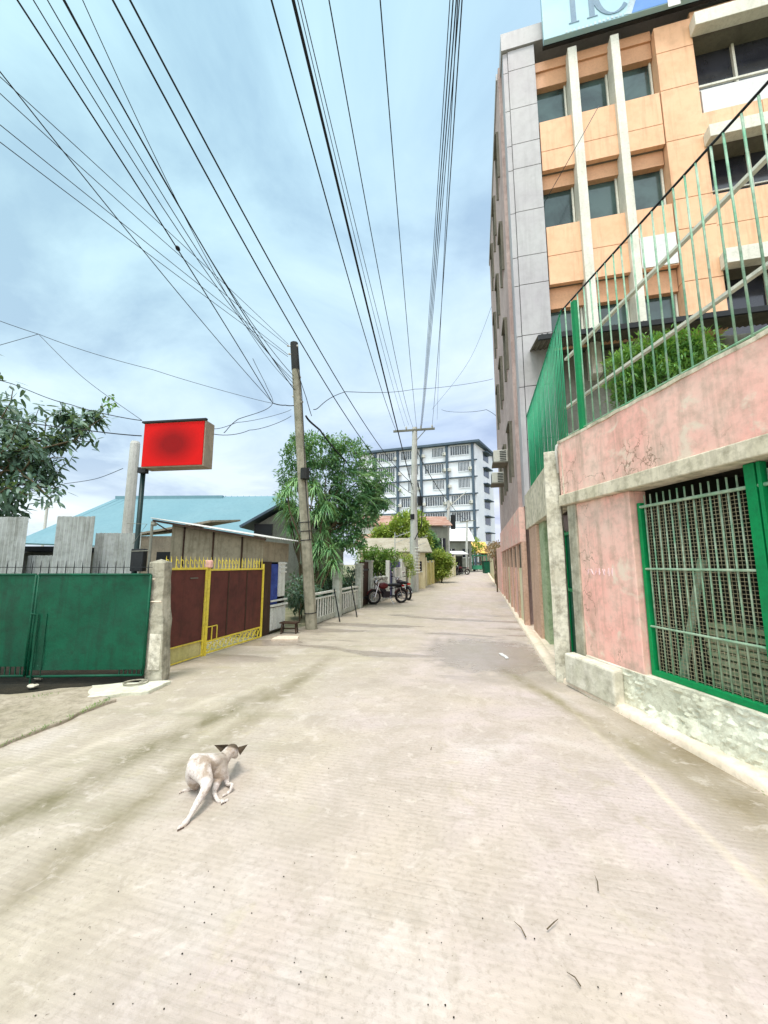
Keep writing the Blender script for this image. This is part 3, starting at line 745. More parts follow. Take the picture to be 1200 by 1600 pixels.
# right bays
org2 = MB(); wp = MB()
for z0, z1, zm in ((13.05,13.76,None), (9.45,11.25,10.35)):
    s_ = 5.01; org2 = MB()
    while s_ < BW:
        e = min(s_+1.35, BW)
        if zm: org2.fb(FA, s_, e-.015, -.12, .0, z0, zm-.01); org2.fb(FA, s_, e-.015, -.12, .0, zm+.01, z1)
        else: org2.fb(FA, s_, e-.015, -.12, .0, z0, z1)
        s_ = e
    org2.build('orange_band', 'orange_clad', tb)
MB().fb(FA, 5.01, BW, -.12, .0, 16.65, 17.1).build('orange_band', 'orange_clad', tb)
wp.fb(FA, 5.06, BW, -.12, -.02, 13.765, 14.5); wp.build('white_apron', 'white_panel', tb)
for z0, z1, pr in ((16.22,16.64,.30), (12.68,13.04,.30), (9.04,9.44,.30)):
    mb = MB(); mb.fb(FA, 4.95, BW, .02, pr, z0, z1); mb.build('hood', 'white_fin', tb, bevel=.01)
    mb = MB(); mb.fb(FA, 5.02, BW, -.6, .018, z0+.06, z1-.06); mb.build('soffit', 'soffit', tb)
mb = MB(); mb.fb(FA, 5.03, BW, -.08, -.03, 14.62, 14.68); mb.build('sill_rail', 'white_fin', tb)
for z0, z1 in ((14.5,16.27), (11.25,12.73), (7.5,9.09)):
    s_ = 5.03
    while s_ < BW-.5:
        mb = MB(); mb.fb(FA, s_, s_+1.12, -.60, -.50, z0, z1); wn = mb.build('window', 'glass_dark', tb)
        mb = MB(); mb.fb(FA, s_+1.121, s_+1.18, -.6, -.42, z0, z1); mb.fb(FA, s_, s_+1.12, -.497, -.46, z0+.5, z0+.54); mb.build('frame', 'white_fin', wn)
        s_ += 1.18
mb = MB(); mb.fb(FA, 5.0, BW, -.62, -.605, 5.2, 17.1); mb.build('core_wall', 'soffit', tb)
# parapet
mb = MB(); mb.fb(FA, -.06, BW, -.9, .05, 17.62, 18.25); mb.fb(SB, .95, BD, -.5, .16, 18.003, 18.25); mb.build('parapet', 'grey_clad', tb)
# ground floor on the terrace: dark openings and canopy
mb = MB(); mb.fb(FA, .93, BW, -.6, -.3, 3.125, 7.45); mb.build('ground_floor_wall', 'grey_wall', tb)
for i, s_ in enumerate((1.2, 2.9, 4.7, 6.6, 8.6)):
    mb = MB(); mb.fb(FA, s_, s_+1.3, -.297, -.26, 3.2, 5.1); wn = mb.build('window', 'glass_dark', tb)
    mb = MB(); mb.fb(FA, s_-.05, s_-.002, -.297, -.22, 3.2, 5.15); mb.fb(FA, s_+1.302, s_+1.35, -.297, -.22, 3.2, 5.15); mb.build('frame', 'white_fin', wn)
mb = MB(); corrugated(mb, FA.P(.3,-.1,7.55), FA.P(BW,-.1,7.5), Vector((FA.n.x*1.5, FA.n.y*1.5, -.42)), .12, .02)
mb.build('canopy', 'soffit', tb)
mb = MB(); mb.fb(FA, .3, BW, 1.36, 1.42, 7.0, 7.12); mb.build('canopy_edge', 'dark_metal', tb)
# small awning on the street side
a, z = SB.pl(838, 560)
# lower street side: pink plinth storey with pilasters and openings
mb = MB(); mb.fb(SB, .3, 9.4, .004, .16, 2.25, 3.195)
mb.build('pink_storey', 'pink_wall', tb, bevel=.01)
for i in range(7):
    s_ = .3+i*1.4
    mb = MB(); mb.fb(SB, s_, s_+.28, .003, .13, 0, 2.247); mb.build('pilaster', 'brown_pillar', tb, bevel=.01)
    if i < 6:
        mb = MB(); mb.fb(SB, s_+.285, s_+1.395, .003, .08, 0, 1.55); mb.build('low_wall', 'pink_wall' if i % 3 else 'cream_wall', tb)
        mb = MB(); mb.fb(SB, s_+.285, s_+1.395, .003, .03, 1.56, 2.24); wn = mb.build('window', 'glass_dark', tb)
        mb = MB()
        for q in (.3,.6,.9): mb.fb(SB, s_+.285+q, s_+.32+q, .032, .07, 1.56, 2.24)
        mb.build('frame', 'soffit', wn)

# rooftop sign
sg = thing('rooftop_sign', FA.P(1.12, .3, 17.1), 'large pale blue billboard with letters along the roof edge of the tall building', 'sign')
def signcol():
    n = NM('sign_print'); mpn = n.mp((1,1,1), loc=(-FB0.x, -FB0.y, 0)); r = n.mp((1,1,1), (0,0,R(SANG)), src=mpn)
    a = n.noise(.8, 3, .5); sx = n.nd('ShaderNodeSeparateXYZ'); n.ln(r, sx.inputs[0])
    return n.fin(n.mix(n.ramp(a, [(.4,0.0),(.6,1.0)]), lin((162,196,204)), lin((150,186,206))), .45)
M['sign_print'] = signcol(); mt('sign_blue', (96,142,204), (84,132,198), (80,120,176), amt=.2, rough=.5); mt('sign_ink', (112,140,160), (100,130,156), rough=.5); mt('sign_pale', (190,210,220), rough=.5)
mb = MB(); mb.fb(FA, 1.12, BW, .20, .34, 17.12, 20.2); mb.build('panel', 'sign_print', sg, bevel=.01)
mb = MB(); mb.fb(FA, 1.12, BW, .10, .19, 17.10, 17.2); mb.build('frame', 'dark_metal', sg)
sA, zA = FA.pl(987, 42, .35); sA2, _ = FA.pl(1003, 0, .35)
def arc_s(z): t = min(1.0, max(0.0, (z-17.1)/1.9)); return sA+(sA2-sA)*1.25*math.sin(t*math.pi/2)
mb = MB(); n = 16; zz_ = [17.14+3.04*i/n for i in range(n+1)]
for z in zz_:
    x = arc_s(z); mb.v += [FA.P(x, .342, z), FA.P(BW, .342, z), FA.P(x, .346, z), FA.P(BW, .346, z)]
for i in range(n): a = 4*i; mb.f += [(a+2, a+3, a+7, a+6), (a, a+2, a+6, a+4), (a+1, a+5, a+7, a+3)]
mb.build('blue_field', 'sign_blue', sg)
mb = MB()
for za, zb2 in zip(zz_, zz_[1:]): mb.beam(FA.P(arc_s(za)-.06, .349, za), FA.P(arc_s(zb2)-.06, .349, zb2), .16, .004, up=(FA.n.x,FA.n.y,0))
mb.build('arc', 'sign_pale', sg)
# serif letters H C (their tops leave the picture)
sH1, zH = FA.pl(897, 33, .36); sH2, zH2 = FA.pl(926, 27, .36); sC, zC = FA.pl(957, 20, .36)
def letter(parts, name='letter'):
    mb = MB()
    for q in parts: mb.fb(FA, *q[:2], .341, .352, *q[2:])
    mb.build(name, 'sign_ink', sg)
wq = .14
letter([(sH1-wq/2, sH1+wq/2, zH, zH+2.0), (sH1-wq, sH1+wq, zH-.03, zH), (sH2-wq/2, sH2+wq/2, zH, zH+2.0), (sH2-wq, sH2+wq, zH-.03, zH), (sH1+wq/2, sH2-wq/2, zH+1.05, zH+1.14)])
mb = MB(); n = 20
for i in range(n):
    t0, t1 = R(50+260*i/n), R(50+260*(i+1)/n); rr = lambda t: .10+.07*(1-math.cos(t))/2
    c = (sC+.05, zC+.98); P_ = lambda t, q: FA.P(c[0]+(.48+q)*math.cos(t), .344, c[1]+(.98+q)*math.sin(t))
    w0_, w1_ = .02+.07*abs(math.cos(t0)), .02+.07*abs(math.cos(t1))
    mb.add([P_(t0,-w0_), P_(t0,w0_), P_(t1,w1_), P_(t1,-w1_)]+[p+Vector((FA.n.x*.01,FA.n.y*.01,0)) for p in (P_(t0,-w0_), P_(t0,w0_), P_(t1,w1_), P_(t1,-w1_))], [(4,5,6,7), (0,1,5,4), (1,2,6,5), (2,3,7,6), (3,0,4,7)])
mb.build('letter', 'sign_ink', sg)
mb = MB(); random.seed(4)
for i in range(15):
    a = sH1-.25+i*.11; z = zH-.30-.02*math.sin(i*.4); mb.fb(FA, a, a+.05+random.random()*.02, .341, .350, z, z+.06+random.random()*.04)
mb.build('small_lettering', 'sign_pale', sg)
mb = MB(); sB, zB = FA.pl(1052, 6, .36); mb.fb(FA, sB-.12, sB+.18, .348, .356, zB-.05, zB+.6); sB2, _ = FA.pl(1090, 0, .36); mb.fb(FA, sB2-.1, sB2+.2, .348, .356, zB+.05, zB+.6)
mb.build('letter', 'white_panel', sg, bevel=.003)

# AC units on the street side
for i, (px, py, lab) in enumerate(((799,715,'upper boxed window air conditioner on the street side of the tall building'), (792,748,'lower window air conditioner on the street side of the tall building'))):
    Y = (13.6, 15.4)[i]; p = AT(px, py, Y); s_ = (Vector((p.x, p.y))-FB0).dot(SB.u); z = p.z
    ac = thing('air_conditioner', SB.P(s_, .3, z-.25), lab, 'air conditioner', 'air conditioners on the side wall')
    mb = MB(); mb.fb(SB, s_-.35, s_+.35, .125, .62, z-.22, z+.22); mb.build('casing', 'ac_white', ac, bevel=.02)
    mb = MB()
    for k in range(6): zz = z-.18+k*.065; mb.fb(SB, s_-.353, s_-.358, .18, .40, zz, zz+.035)
    for k in range(7): zz = z-.18+k*.055; mb.fb(SB, s_-.3, s_+.3, .622, .63, zz, zz+.025)
    mb.build('grille', 'dark_metal', ac)
    mb = MB(); mb.fb(SB, s_-.4, s_+.4, .125, .66, z-.27, z-.223); mb.build('bracket', 'soffit', ac)

# thin wire drooping over the facade
# ================================================================== LEFT: green sheet gate
GF = Frame((-3.30, 5.66), -90-1.5, -1)        # s to the left
gg = thing('sheet_gate', GF.P(2.5, 0, 0), 'wide dark green steel sheet gate with spikes on top', 'gate')
def gleaf(s0, s1, z0):
    mb = MB(); n = 26
    # slightly dented sheet
    for side in (0, 1):
        for i in range(n+1):
            for k in range(9):
                s_ = s0+(s1-s0)*i/n; z = z0+(1.50-z0)*k/8
                dnt = .010*math.sin(s_*3.1+k*.5)+.006*math.sin(s_*7+k*1.3); mb.v.append(GF.P(s_, .02-side*.004+(dnt if 0 < k < 8 and 0 < i < n else 0), z))
    h = 9*(n+1)
    for i in range(n):
        for k in range(8): a = 9*i+k; mb.f += [(a, a+9, a+10, a+1), (h+a, h+a+1, h+a+10, h+a+9)]
    mb.build('leaf_sheet', 'green_paint', gg, smooth=True)
    mb = MB(); mb.tube([GF.P(s0+.02,.02,1.505), GF.P(s1-.02,.02,1.505)], .018, 8); mb.tube([GF.P(s0+.02,.02,.115), GF.P(s1-.02,.02,.105)], .017, 8)
    mb.tube([GF.P(s0+.02,.02,1.505), GF.P(s0+.02,.02,.115)], .016, 8); mb.tube([GF.P(s1-.02,.02,1.505), GF.P(s1-.02,.02,.11)], .016, 8)
    mb.build('leaf_frame', 'green_paint', gg, smooth=True)
gleaf(.06, 1.68, .19); gleaf(1.683, 3.5, .24)
mb = MB(); mb.fb(GF, 1.62, 1.74, -.02, -.012, .2, 1.5); mb.build('lap_strip', 'green_paint', gg); gleaf(3.52, 5.3, .24)
mb = MB()
for s_ in [.12+.06*i for i in range(6)]+[1.78+.07*i for i in range(24)]: mb.beam(GF.P(s_,.0,.11), GF.P(s_,.0,.25), .012)
mb.build('bottom_grille', 'green_paint', gg)
for s_ in (1.62,):
    mb = MB(); mb.tube([GF.P(s_-.03,.045,.0), GF.P(s_-.03,.045,.95), GF.P(s_+.06,.05,.96)], .011, 6); mb.build('drop_bolt', 'green_paint', gg)
mb = MB(); mb.tube([GF.P(1.48,.03,.12), GF.P(1.48,.03,.96)], .006, 5); mb.build('weld_seam', 'green_paint', gg)
for i in range(44):
    s_ = .12+i*.118; mb = MB(); mb.tube([GF.P(s_,.02,1.50), GF.P(s_,.02,1.63), GF.P(s_+jit(.004),.02,1.705)], [.006,.006,.0015], 5); mb.build('spike', 'dark_metal', gg)
mb = MB(); mb.tube([GF.P(.06,.026,1.61), GF.P(5.25,.026,1.61)], .005, 5); mb.build('spike_rail', 'dark_metal', gg)
# rubble under the gate
random.seed(8)
for i, (px, py, r, lab) in enumerate([(50,1078,.06,'pale stone wedged under the green gate bolt'), (222,1072,.05,'stone lying beneath the end of the green gate'), (60,1065,.05,'dark stone behind the gate bolt')]):
    p = G(px, py); o = rock(p+Vector((0,.0,.05)), r).build('stone', 'old_concrete' if i else 'step_concrete'); tag(o, lab, 'stone', 'stones by the green gate')
# weathered pillar
pl_ = thing('gate_pillar', (-3.25, 5.72, 0), 'crumbling concrete gate pillar between the green gate and the brown gate', 'pillar')
mb = MB(); random.seed(14); k = 0; zs = [0,.15,.3,.6,.85,1.0,1.15,1.3,1.45,1.6,1.68]
cx, cy, ww = -3.23, 5.79, .112; LV = []
for z in zs:
    wz = ww*(1.03 if z < .9 else .97)
    for (x, y) in ((-1,-1), (0,-1.03), (1,-1), (1.03,0), (1,1), (0,1), (-1,1), (-1.03,0)): mb.v.append(Vector((cx-.02-.05*z+x*wz+jit(.012), cy+y*wz+jit(.012), z+jit(.01))))
for i in range(len(zs)-1):
    for j in range(8): a = 8*i+j; b = 8*i+(j+1)%8; mb.f.append((a, b, b+8, a+8))
t_ = len(mb.v); mb.v.append(Vector((cx-.1, cy, 1.73))); 
for j in range(8): mb.f.append((t_-8+j, t_-8+(j+1)%8, t_))
mb.build('shaft', 'old_concrete', pl_, bevel=.01)
mb = MB(); mb.box((cx-.03, cy-.115, .42), (.17,.02,.5)); mb.build('render_patch', 'post_concrete', pl_, bevel=.012)
mb = MB(); mb.tube([(cx-.19,cy-.125,1.12), (cx+.02,cy-.13,1.12)], .009, 6); mb.tube([(cx-.2,cy-.125,1.44), (cx-.1,cy-.13,1.44)], .009, 6); mb.build('hinge_strap', 'kerb_concrete', pl_)

# brown gate with yellow frame
BG = Frame((-3.52, 6.5), 15.6, -1)
bgt = thing('yellow_framed_gate', BG.P(1.4, 0, 0), 'brown sheet gate in a yellow frame with curled spikes on top', 'gate')
s0g = BG.pl(262,950)[0]-.12; s1g = BG.pl(320,950)[0]; s2g = BG.pl(408,950)[0]
mb = MB(); mb.fb(BG, s0g, s1g-.04, -.01, .01, .30, 1.56); mb.build('leaf_sheet', 'brown_sheet', bgt)
mb = MB(); mb.fb(BG, s0g, s1g-.04, -.03, -.012, .02, .30); mb.build('bottom_board', 'lime_wall', bgt)
mb = MB(); mb.fb(BG, s1g+.05, s2g-.03, -.01, .01, .25, 1.53); mb.build('leaf_sheet', 'brown_sheet', bgt)
for q in (.33,.66):
    mb = MB(); s_ = s1g+(s2g-s1g)*q; mb.fb(BG, s_, s_+.03, .011, .02, .26, 1.5); mb.build('sheet_seam', 'brown_board', bgt)
def ybar(pa, pb, w_=.035, par=bgt, nm='frame_bar'):
    mb = MB(); mb.beam(BG.P(pa[0], .02, pa[1]), BG.P(pb[0], .02, pb[1]), w_, w_, up=(BG.n.x,BG.n.y,0)); mb.build(nm, 'yellow_paint', par, bevel=.003)
ybar((s0g,1.575), (s1g-.02,1.575)); ybar((s0g,.285), (s1g-.02,.285), .02); ybar((s0g,.02), (s1g-.02,.03), .02)
ybar((s1g-.035,.0), (s1g-.035,1.6), .03); ybar((s1g+.03,.0), (s1g+.03,1.6), .05)
ybar((s1g+.03,1.55), (s2g,1.55)); ybar((s2g,.02), (s2g,1.66), .035); ybar((s1g+.03,.24), (s2g,.24), .03); ybar((s1g+.03,.04), (s2g,.03), .03)
for q in (.0,.1,.2): ybar((s1g+.06+q*1.4,.24), (s1g+.06+q*1.4,.5), .018)
ybar((s1g+.06,.5), (s1g+.34,.5), .018)
# curled bottom ornament and top
random.seed(6)
def scroll(s_, z, r):
    mb = MB(); pts = []
    for i in range(14): t = i/13*2*math.pi*1.1; rr = r*(1-.5*i/13); pts.append(BG.P(s_+rr*math.cos(t)*.9, .02, z+rr*math.sin(t)))
    mb.tube(pts, .009, 5); mb.build('scroll', 'yellow_paint', bgt)
k = int((s2g-s1g)/.17)
for i in range(k):
    s_ = s1g+.12+i*.17; scroll(s_, .14, .075)
    mb = MB(); mb.tube([BG.P(s_+.03,.02,.05), BG.P(s_+.13,.02,.23)], .008, 5); mb.build('diagonal_rod', 'yellow_paint', bgt)
s_ = s0g
while s_ < s2g:
    mb = MB(); mb.tube([BG.P(s_,.02,1.57), BG.P(s_,.02,1.72), BG.P(s_,.02,1.79)], [.008,.008,.002], 5); mb.build('spike', 'yellow_paint', bgt)
    if random.random() < .8:
        mb = MB(); pts = [BG.P(s_+.03+.03*math.cos(t), .02, 1.66+.07*math.sin(t*.9)) for t in [x*.6 for x in range(9)]]; mb.tube(pts, .007, 5); mb.build('scroll', 'yellow_paint', bgt)
    s_ += .105
mb = MB(); mb.box(BG.P(s1g,.03,1.66), (.13,.09,.14), R(-SANG)); o = mb.build('lamp_box', 'pink_wall', bgt, bevel=.02)
mb = MB(); mb.fb(BG, s0g+.55, s0g+.73, .011, .03, 1.40, 1.42); mb.build('letter_slot', 'soffit', bgt)

# ================================================================== shed with tin roof
SH = Frame((-2.86, 9.05), -90+SANG, 1)       # camera-facing wall, s to the left/back
if SH.P(0,1,0).y > 9.05: SH.n = -SH.n
SS = Frame((-2.86, 9.05), SANG, -1)          # street-side wall
shd = thing('tin_roof_shed', SH.P(1.4,-1,0), 'low plywood walled house with a sloping tin roof beside the utility pole', 'house')
mb = MB(); a = [SH.P(0,-.05,0), SH.P(2.6,-.05,0), SH.P(2.6,-.12,0), SH.P(0,-.12,0)]
b = [SH.P(0,-.05,2.22), SH.P(2.6,-.05,2.66), SH.P(2.6,-.12,2.66), SH.P(0,-.12,2.22)]; mb.hexa(a+b)
mb.fb(SH, 2.53, 2.6, -1.6, -.121, 0, 2.6)
mb.fb(SS, .13, 1.35, -.1, -.02, 1.72, 2.2)
mb.build('wall', 'ply_wall', shd)
for q in (.55, 1.35, 2.2):
    mb = MB(); mb.fb(SH, q, q+.03, -.049, -.02, 0, 2.22+q*.165); mb.build('batten', 'brown_board', shd)
mb = MB(); p0, p1 = SH.P(-.22,.25,2.27), SH.P(-.22,-1.45,2.27); up = SH.P(3.0,.25,2.80)-p0
corrugated(mb, p0, p1, up, .09, .013); mb.build('roof', 'tin_roof', shd)
mb = MB(); mb.beam(SH.P(-.2,.2,2.22), SH.P(2.95,.2,2.74), .05, .05); mb.beam(SH.P(2.6,-.02,2.45), SH.P(2.95,.2,2.72), .03); mb.build('roof_batten', 'brown_board', shd)
# street side shopfront
mb = MB(); mb.fb(SS, .0, .42, -.08, .02, 0, 1.715); mb.build('dark_board', 'brown_board', shd)
mb = MB(); n = 20
for side in (0,1):
    for i in range(n+1):
        s_ = .44+.42*i/n
        for z in (.62, 1.66): mb.v.append(SS.P(s_, -.05+.02*math.sin(i*1.6)-side*.006, z))
h = 2*(n+1)
for i in range(n): a = 2*i; mb.f += [(a, a+2, a+3, a+1), (h+a, h+a+1, h+a+3, h+a+2)]
mb.build('curtain', 'blue_curtain', shd, smooth=True)
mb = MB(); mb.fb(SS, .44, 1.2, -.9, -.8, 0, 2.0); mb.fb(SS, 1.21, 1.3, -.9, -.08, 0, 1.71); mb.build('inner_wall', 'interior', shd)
mb = MB(); mb.fb(SS, .88, 1.16, -.06, .0, .85, 1.715)
for q in range(3): mb.fb(SS, .88, 1.2, .001, .03, 1.66-q*.11, 1.70-q*.11)
mb.build('shutter', 'fence_white', shd)
mb = MB(); mb.fb(SS, .44, 1.2, -.06, .01, .05, .62)
mb.build('counter_wall', 'grey_wall', shd)
mb = MB()
for q in range(10): mb.fb(SS, .46+q*.075, .50+q*.075, .012, .03, .08, .60)
mb.fb(SS, .44, 1.24, .012, .06, .63, .68); mb.fb(SS, .44, 1.24, .012, .05, .75, .79); mb.build('counter_slats', 'fence_white', shd)
# stool with junk beside the shopfront
stl = thing('low_stool', GR(452, 990), 'small dark stool on the ground in front of the shopfront', 'stool')
b_ = WL[stl.name]
mb = MB(); mb.box(b_+Vector((0,0,.26)), (.42,.24,.035), R(-10)); mb.build('seat', 'brown_board', stl, bevel=.006)
for sx, sy in ((-1,-1), (1,-1), (1,1), (-1,1)):
    mb = MB(); mb.beam(b_+Vector((sx*.18,sy*.09,0)), b_+Vector((sx*.16,sy*.08,.245)), .03); mb.build('leg', 'brown_board', stl)
mb = MB(); mb.box(b_+Vector((0,0,.12)), (.34,.02,.03), R(-10)); mb.build('stretcher', 'brown_board', stl)
p = GR(445, 1000); mb = MB(); mb.prism(rough_poly([(p.x-.25,p.y-.15), (p.x+.3,p.y-.1), (p.x+.25,p.y+.2), (p.x-.2,p.y+.2)], .1, .02), .0, .05); tag(mb.build('paving_stone', 'kerb_concrete', bevel=.01), 'flat pale stone slab on the ground by the stool', 'slab')

# ================================================================== roofs and structures beyond the green gate
def sheet_panel(px0, px1, pytop, Y, lab, mat='tin_sheet', top2=None, z0=0.3):
    a, b = AT(px0, pytop, Y), AT(px1, top2 or pytop, Y); mb = MB()
    corrugated(mb, (a.x, a.y, z0), (b.x, b.y, z0), Vector((0, 0, (a.z+b.z)/2-z0)), .09, .014, .004)
    return tag(mb.build('corrugated_panel', mat), lab, 'sheet panel', 'corrugated sheets behind the green gate')
sheet_panel(-190, -60, 800, 8.6, 'corrugated sheet at the far left behind the green gate')
sheet_panel(-58, 46, 808, 8.5, 'corrugated sheet under the broad leaved tree, left of the dark window')
sheet_panel(90, 149, 807, 8.3, 'tall streaked corrugated sheet standing alone beside the dark window')
sheet_panel(150, 222, 833, 8.6, 'lower pale corrugated sheet next to the old concrete post')
sheet_panel(44, 92, 868, 8.7, 'short ribbed sheet below the dark window')
wf = thing('low_hut', AT(67, 860, 9.4)-Vector((0,0,1.9)), 'low hut with a dark flat roof edge between the corrugated sheets', 'hut')
p = AT(67, 850, 9.4); mb = MB(); mb.box((p.x, 10.2, 1.0), (1.3,1.4,1.9)); mb.build('wall', 'grey_wall', wf)
mb = MB(); mb.box((p.x, 10.1, 2.02), (1.5,1.8,.12)); mb.build('roof', 'dark_metal', wf)
# big blue roof warehouse
bw = thing('blue_roof_warehouse', (-12, 26, 0), 'long warehouse with a broad pale blue metal roof', 'warehouse')
def roofquad(mb, pts, th=.15): mb.slab(pts, th)
A0, A1, A2, A3 = AT(-10,858,24), AT(186,776,30), AT(445,777,30), AT(480,868,24)
mb = MB(); n = 60
lo0, lo1 = AT(20,850,25), AT(470,868,25); up0, up1 = AT(186,779,31), AT(445,777,31)
mb.slab([AT(20,850,25), AT(470,866,25), up1, up0], .12); mb.build('roof', 'blue_roof', bw)
mb = MB()
for i in range(1, 28):
    t = i/28; mb.beam(lo0.lerp(lo1, t)+Vector((0,0,.14)), up0.lerp(up1, t)+Vector((0,0,.14)), .04, .05)
mb.build('roof_ribs', 'blue_roof', bw)
mb = MB(); mb.slab([AT(350,775,30.9), AT(184,776,30.9), AT(184,783,30.9), AT(350,781,30.9)], .3); mb.build('ridge_cap', 'blue_roof', bw)
mb = MB(); a, b = lo0, lo1; mb.box(((a.x+b.x)/2, 28.4, 1.4), (abs(b.x-a.x)-.6, 5, 2.8)); mb.build('wall', 'tan_wall', bw)
# tan block building with arch behind the sign pole
tn = thing('tan_block_house', AT(255, 870, 11.5)-Vector((0,0,2)), 'small tan concrete house with a dark arched opening behind the gate pillar', 'house')
p0, p1 = AT(228, 838, 11.5), AT(300, 815, 11.5)
mb = MB(); mb.box(((p0.x+p1.x)/2, 12.6, 1.25), (p1.x-p0.x+.5, 2.0, 2.5)); mb.build('wall', 'tan_wall', tn)
mb = MB(); mb.slab([(p0.x-.6,11.4,2.45), (p1.x+.6,11.4,2.9), (p1.x+.6,13.8,3.2), (p0.x-.6,13.8,2.75)], .06); mb.build('roof', 'grey_roof', tn)
mb = MB(); mb.box(((p0.x+p1.x)/2+.1, 11.58, 1.75), (.9, .04, .55)); mb.build('window', 'dark_metal', tn)
# old concrete post
mb = MB(); p = AT(199, 830, 12.5); t = AT(199, 690, 12.5)
mb.tube([(p.x,12.5,0), (p.x,12.5,t.z*.55), (p.x,12.5,t.z-.08), (p.x,12.5,t.z)], [.17,.155,.145,.12], 10); tag(mb.build('concrete_column', 'far_concrete', smooth=False), 'lone round grey concrete column in front of the blue roof', 'column')
# dark gabled roof house behind the shed
gh = thing('gable_house', AT(420, 830, 15)-Vector((0,0,2.6)), 'grey gabled house with dark eaves behind the shed roof', 'house')
apx = AT(452, 790, 15); el = AT(385, 826, 15); er = AT(520, 850, 15)
mb = MB(); mb.add([(el.x+.3,15,0), (er.x,15,0), (er.x,15,er.z), (apx.x,15,apx.z), (el.x+.3,15,el.z+.1)]+[(el.x+.3,19,0), (er.x,19,0), (er.x,19,er.z), (apx.x,19,apx.z), (el.x+.3,19,el.z+.1)], [(0,1,2,3,4), (9,8,7,6,5), (0,5,6,1), (1,6,7,2), (4,9,5,0)]); mb.build('wall', 'grey_wall', gh)
mb = MB(); mb.slab([(el.x-.1,14.6,el.z), (apx.x,14.6,apx.z+.1), (apx.x,19.2,apx.z+.1), (el.x-.1,19.2,el.z)], .09); mb.slab([(apx.x+.003,14.6,apx.z+.1), (er.x+.3,14.6,er.z), (er.x+.3,19.2,er.z), (apx.x+.003,19.2,apx.z+.1)], .09); mb.build('roof', 'apt_beam', gh)
pv = AT(410, 826, 15); mb = MB(); mb.box((pv.x+.05, 14.97, pv.z-.05), (.7,.05,.45)); mb.build('window', 'dark_metal', gh)

# red lightbox sign on a black pole
rs = thing('lightbox_sign', (-3.95, 6.35, 0), 'red rectangular lightbox sign on a black steel pole', 'sign')
p = AT(224, 735, 6.35); pb = AT(221, 890, 6.35)
mb = MB(); mb.tube([(p.x, 6.35, 0), (p.x, 6.35, p.z+.03)], .038, 10); mb.build('pole', 'black_pole', rs, smooth=True)
f0, f1, f2, f3 = AT(219,731,6.2), AT(317,726,6.05), AT(315,657,6.05), AT(221,661,6.2)
bx = Vector((.35,.28,0)); th = Vector((.10,.22,0)); nn = Vector((f1-f0)).cross(Vector((0,0,1))).normalized()
th = -nn*.24 if nn.y < 0 else nn*.24
q = [Vector((f0.x,f0.y,f0.z)), Vector((f1.x,f1.y,f0.z)), Vector((f1.x,f1.y,f0.z)), ]
zb_, zt_ = f0.z, f3.z
def sgbox(mb, ins, d0, d1):
    u = Vector((f1.x-f0.x, f1.y-f0.y, 0)); un = u.normalized(); tn_ = th.normalized()
    a = Vector((f0.x,f0.y,0))+un*ins; b = Vector((f1.x,f1.y,0))-un*ins
    lo = [a+tn_*d0, b+tn_*d0, b+tn_*d1, a+tn_*d1]
    mb.hexa([v+Vector((0,0,zb_+ins)) for v in lo]+[v+Vector((0,0,zt_-ins)) for v in lo])
mb = MB(); sgbox(mb, 0, .012, .26); mb.build('casing', 'sign_edge', rs, bevel=.006)
def red_face():
    n = NM('red_print'); c = (f0+f1)/2; c.z = (zb_+zt_)/2
    m_ = n.mp((1,1,1), loc=tuple(-x for x in c)); g = n.nd('ShaderNodeTexGradient'); g.gradient_type = 'SPHERICAL'
    n.ln(n.mp((1.9,1.9,2.5), src=m_), g.inputs[0])
    col = n.mix(n.ramp(n.math('ADD', g.outputs['Fac'], n.math('MULTIPLY', n.noise(5), .15)), [(.1,0.0), (.75,1.0)]), lin((190,6,4)), lin((128,0,2)))
    return n.fin(col, .6, spec=.15)
M['red_print'] = red_face()
mb = MB(); sgbox(mb, .02, -.003, .011); mb.build('face', 'red_print', rs)
mb = MB(); 
for zz in (zt_-.012,): 
    u = Vector((f1.x-f0.x, f1.y-f0.y, 0)).normalized(); mb.beam(Vector((f0.x,f0.y,zz+.02))-u*.02, Vector((f1.x,f1.y,zz+.02))+u*.02, .05, .03)
mb.build('top_trim', 'dark_metal', rs)
mb = MB(); mb.tube([(p.x,6.35,p.z-.03), (p.x+.05,6.33,p.z+.06), (p.x+.07,6.3,p.z+.12)], .02, 8); mb.box((p.x+.04,6.28,p.z-.02), (.13,.1,.09)); mb.build('bracket', 'dark_metal', rs)
# meter cluster on the pole
mt_ = thing('meter_box', (pb.x+.02, 6.2, 1.45), 'dark electricity meter box with conduits strapped to the sign pole', 'meter box')
mb = MB(); mb.box((pb.x+.0, 6.26, 1.72), (.2,.12,.36)); mb.build('box', 'dark_metal', mt_, bevel=.01)
mb = MB(); mb.tube([(pb.x+.17,6.26,1.0), (pb.x+.17,6.26,2.35)], .022, 8); mb.tube([(pb.x+.17,6.26,2.3), (pb.x+.24,6.24,2.3)], .03, 8); mb.build('conduit', 'grey_wall', mt_)
mb = MB(); mb.tube([(pb.x-.1,6.2,1.86), (pb.x+.2,6.2,1.87)], .008, 6); mb.tube([(pb.x-.08,6.2,1.98), (pb.x+.12,6.2,2.3), (pb.x-.2,6.2,2.31)], .006, 6); mb.build('bracket', 'grey_wall', mt_)

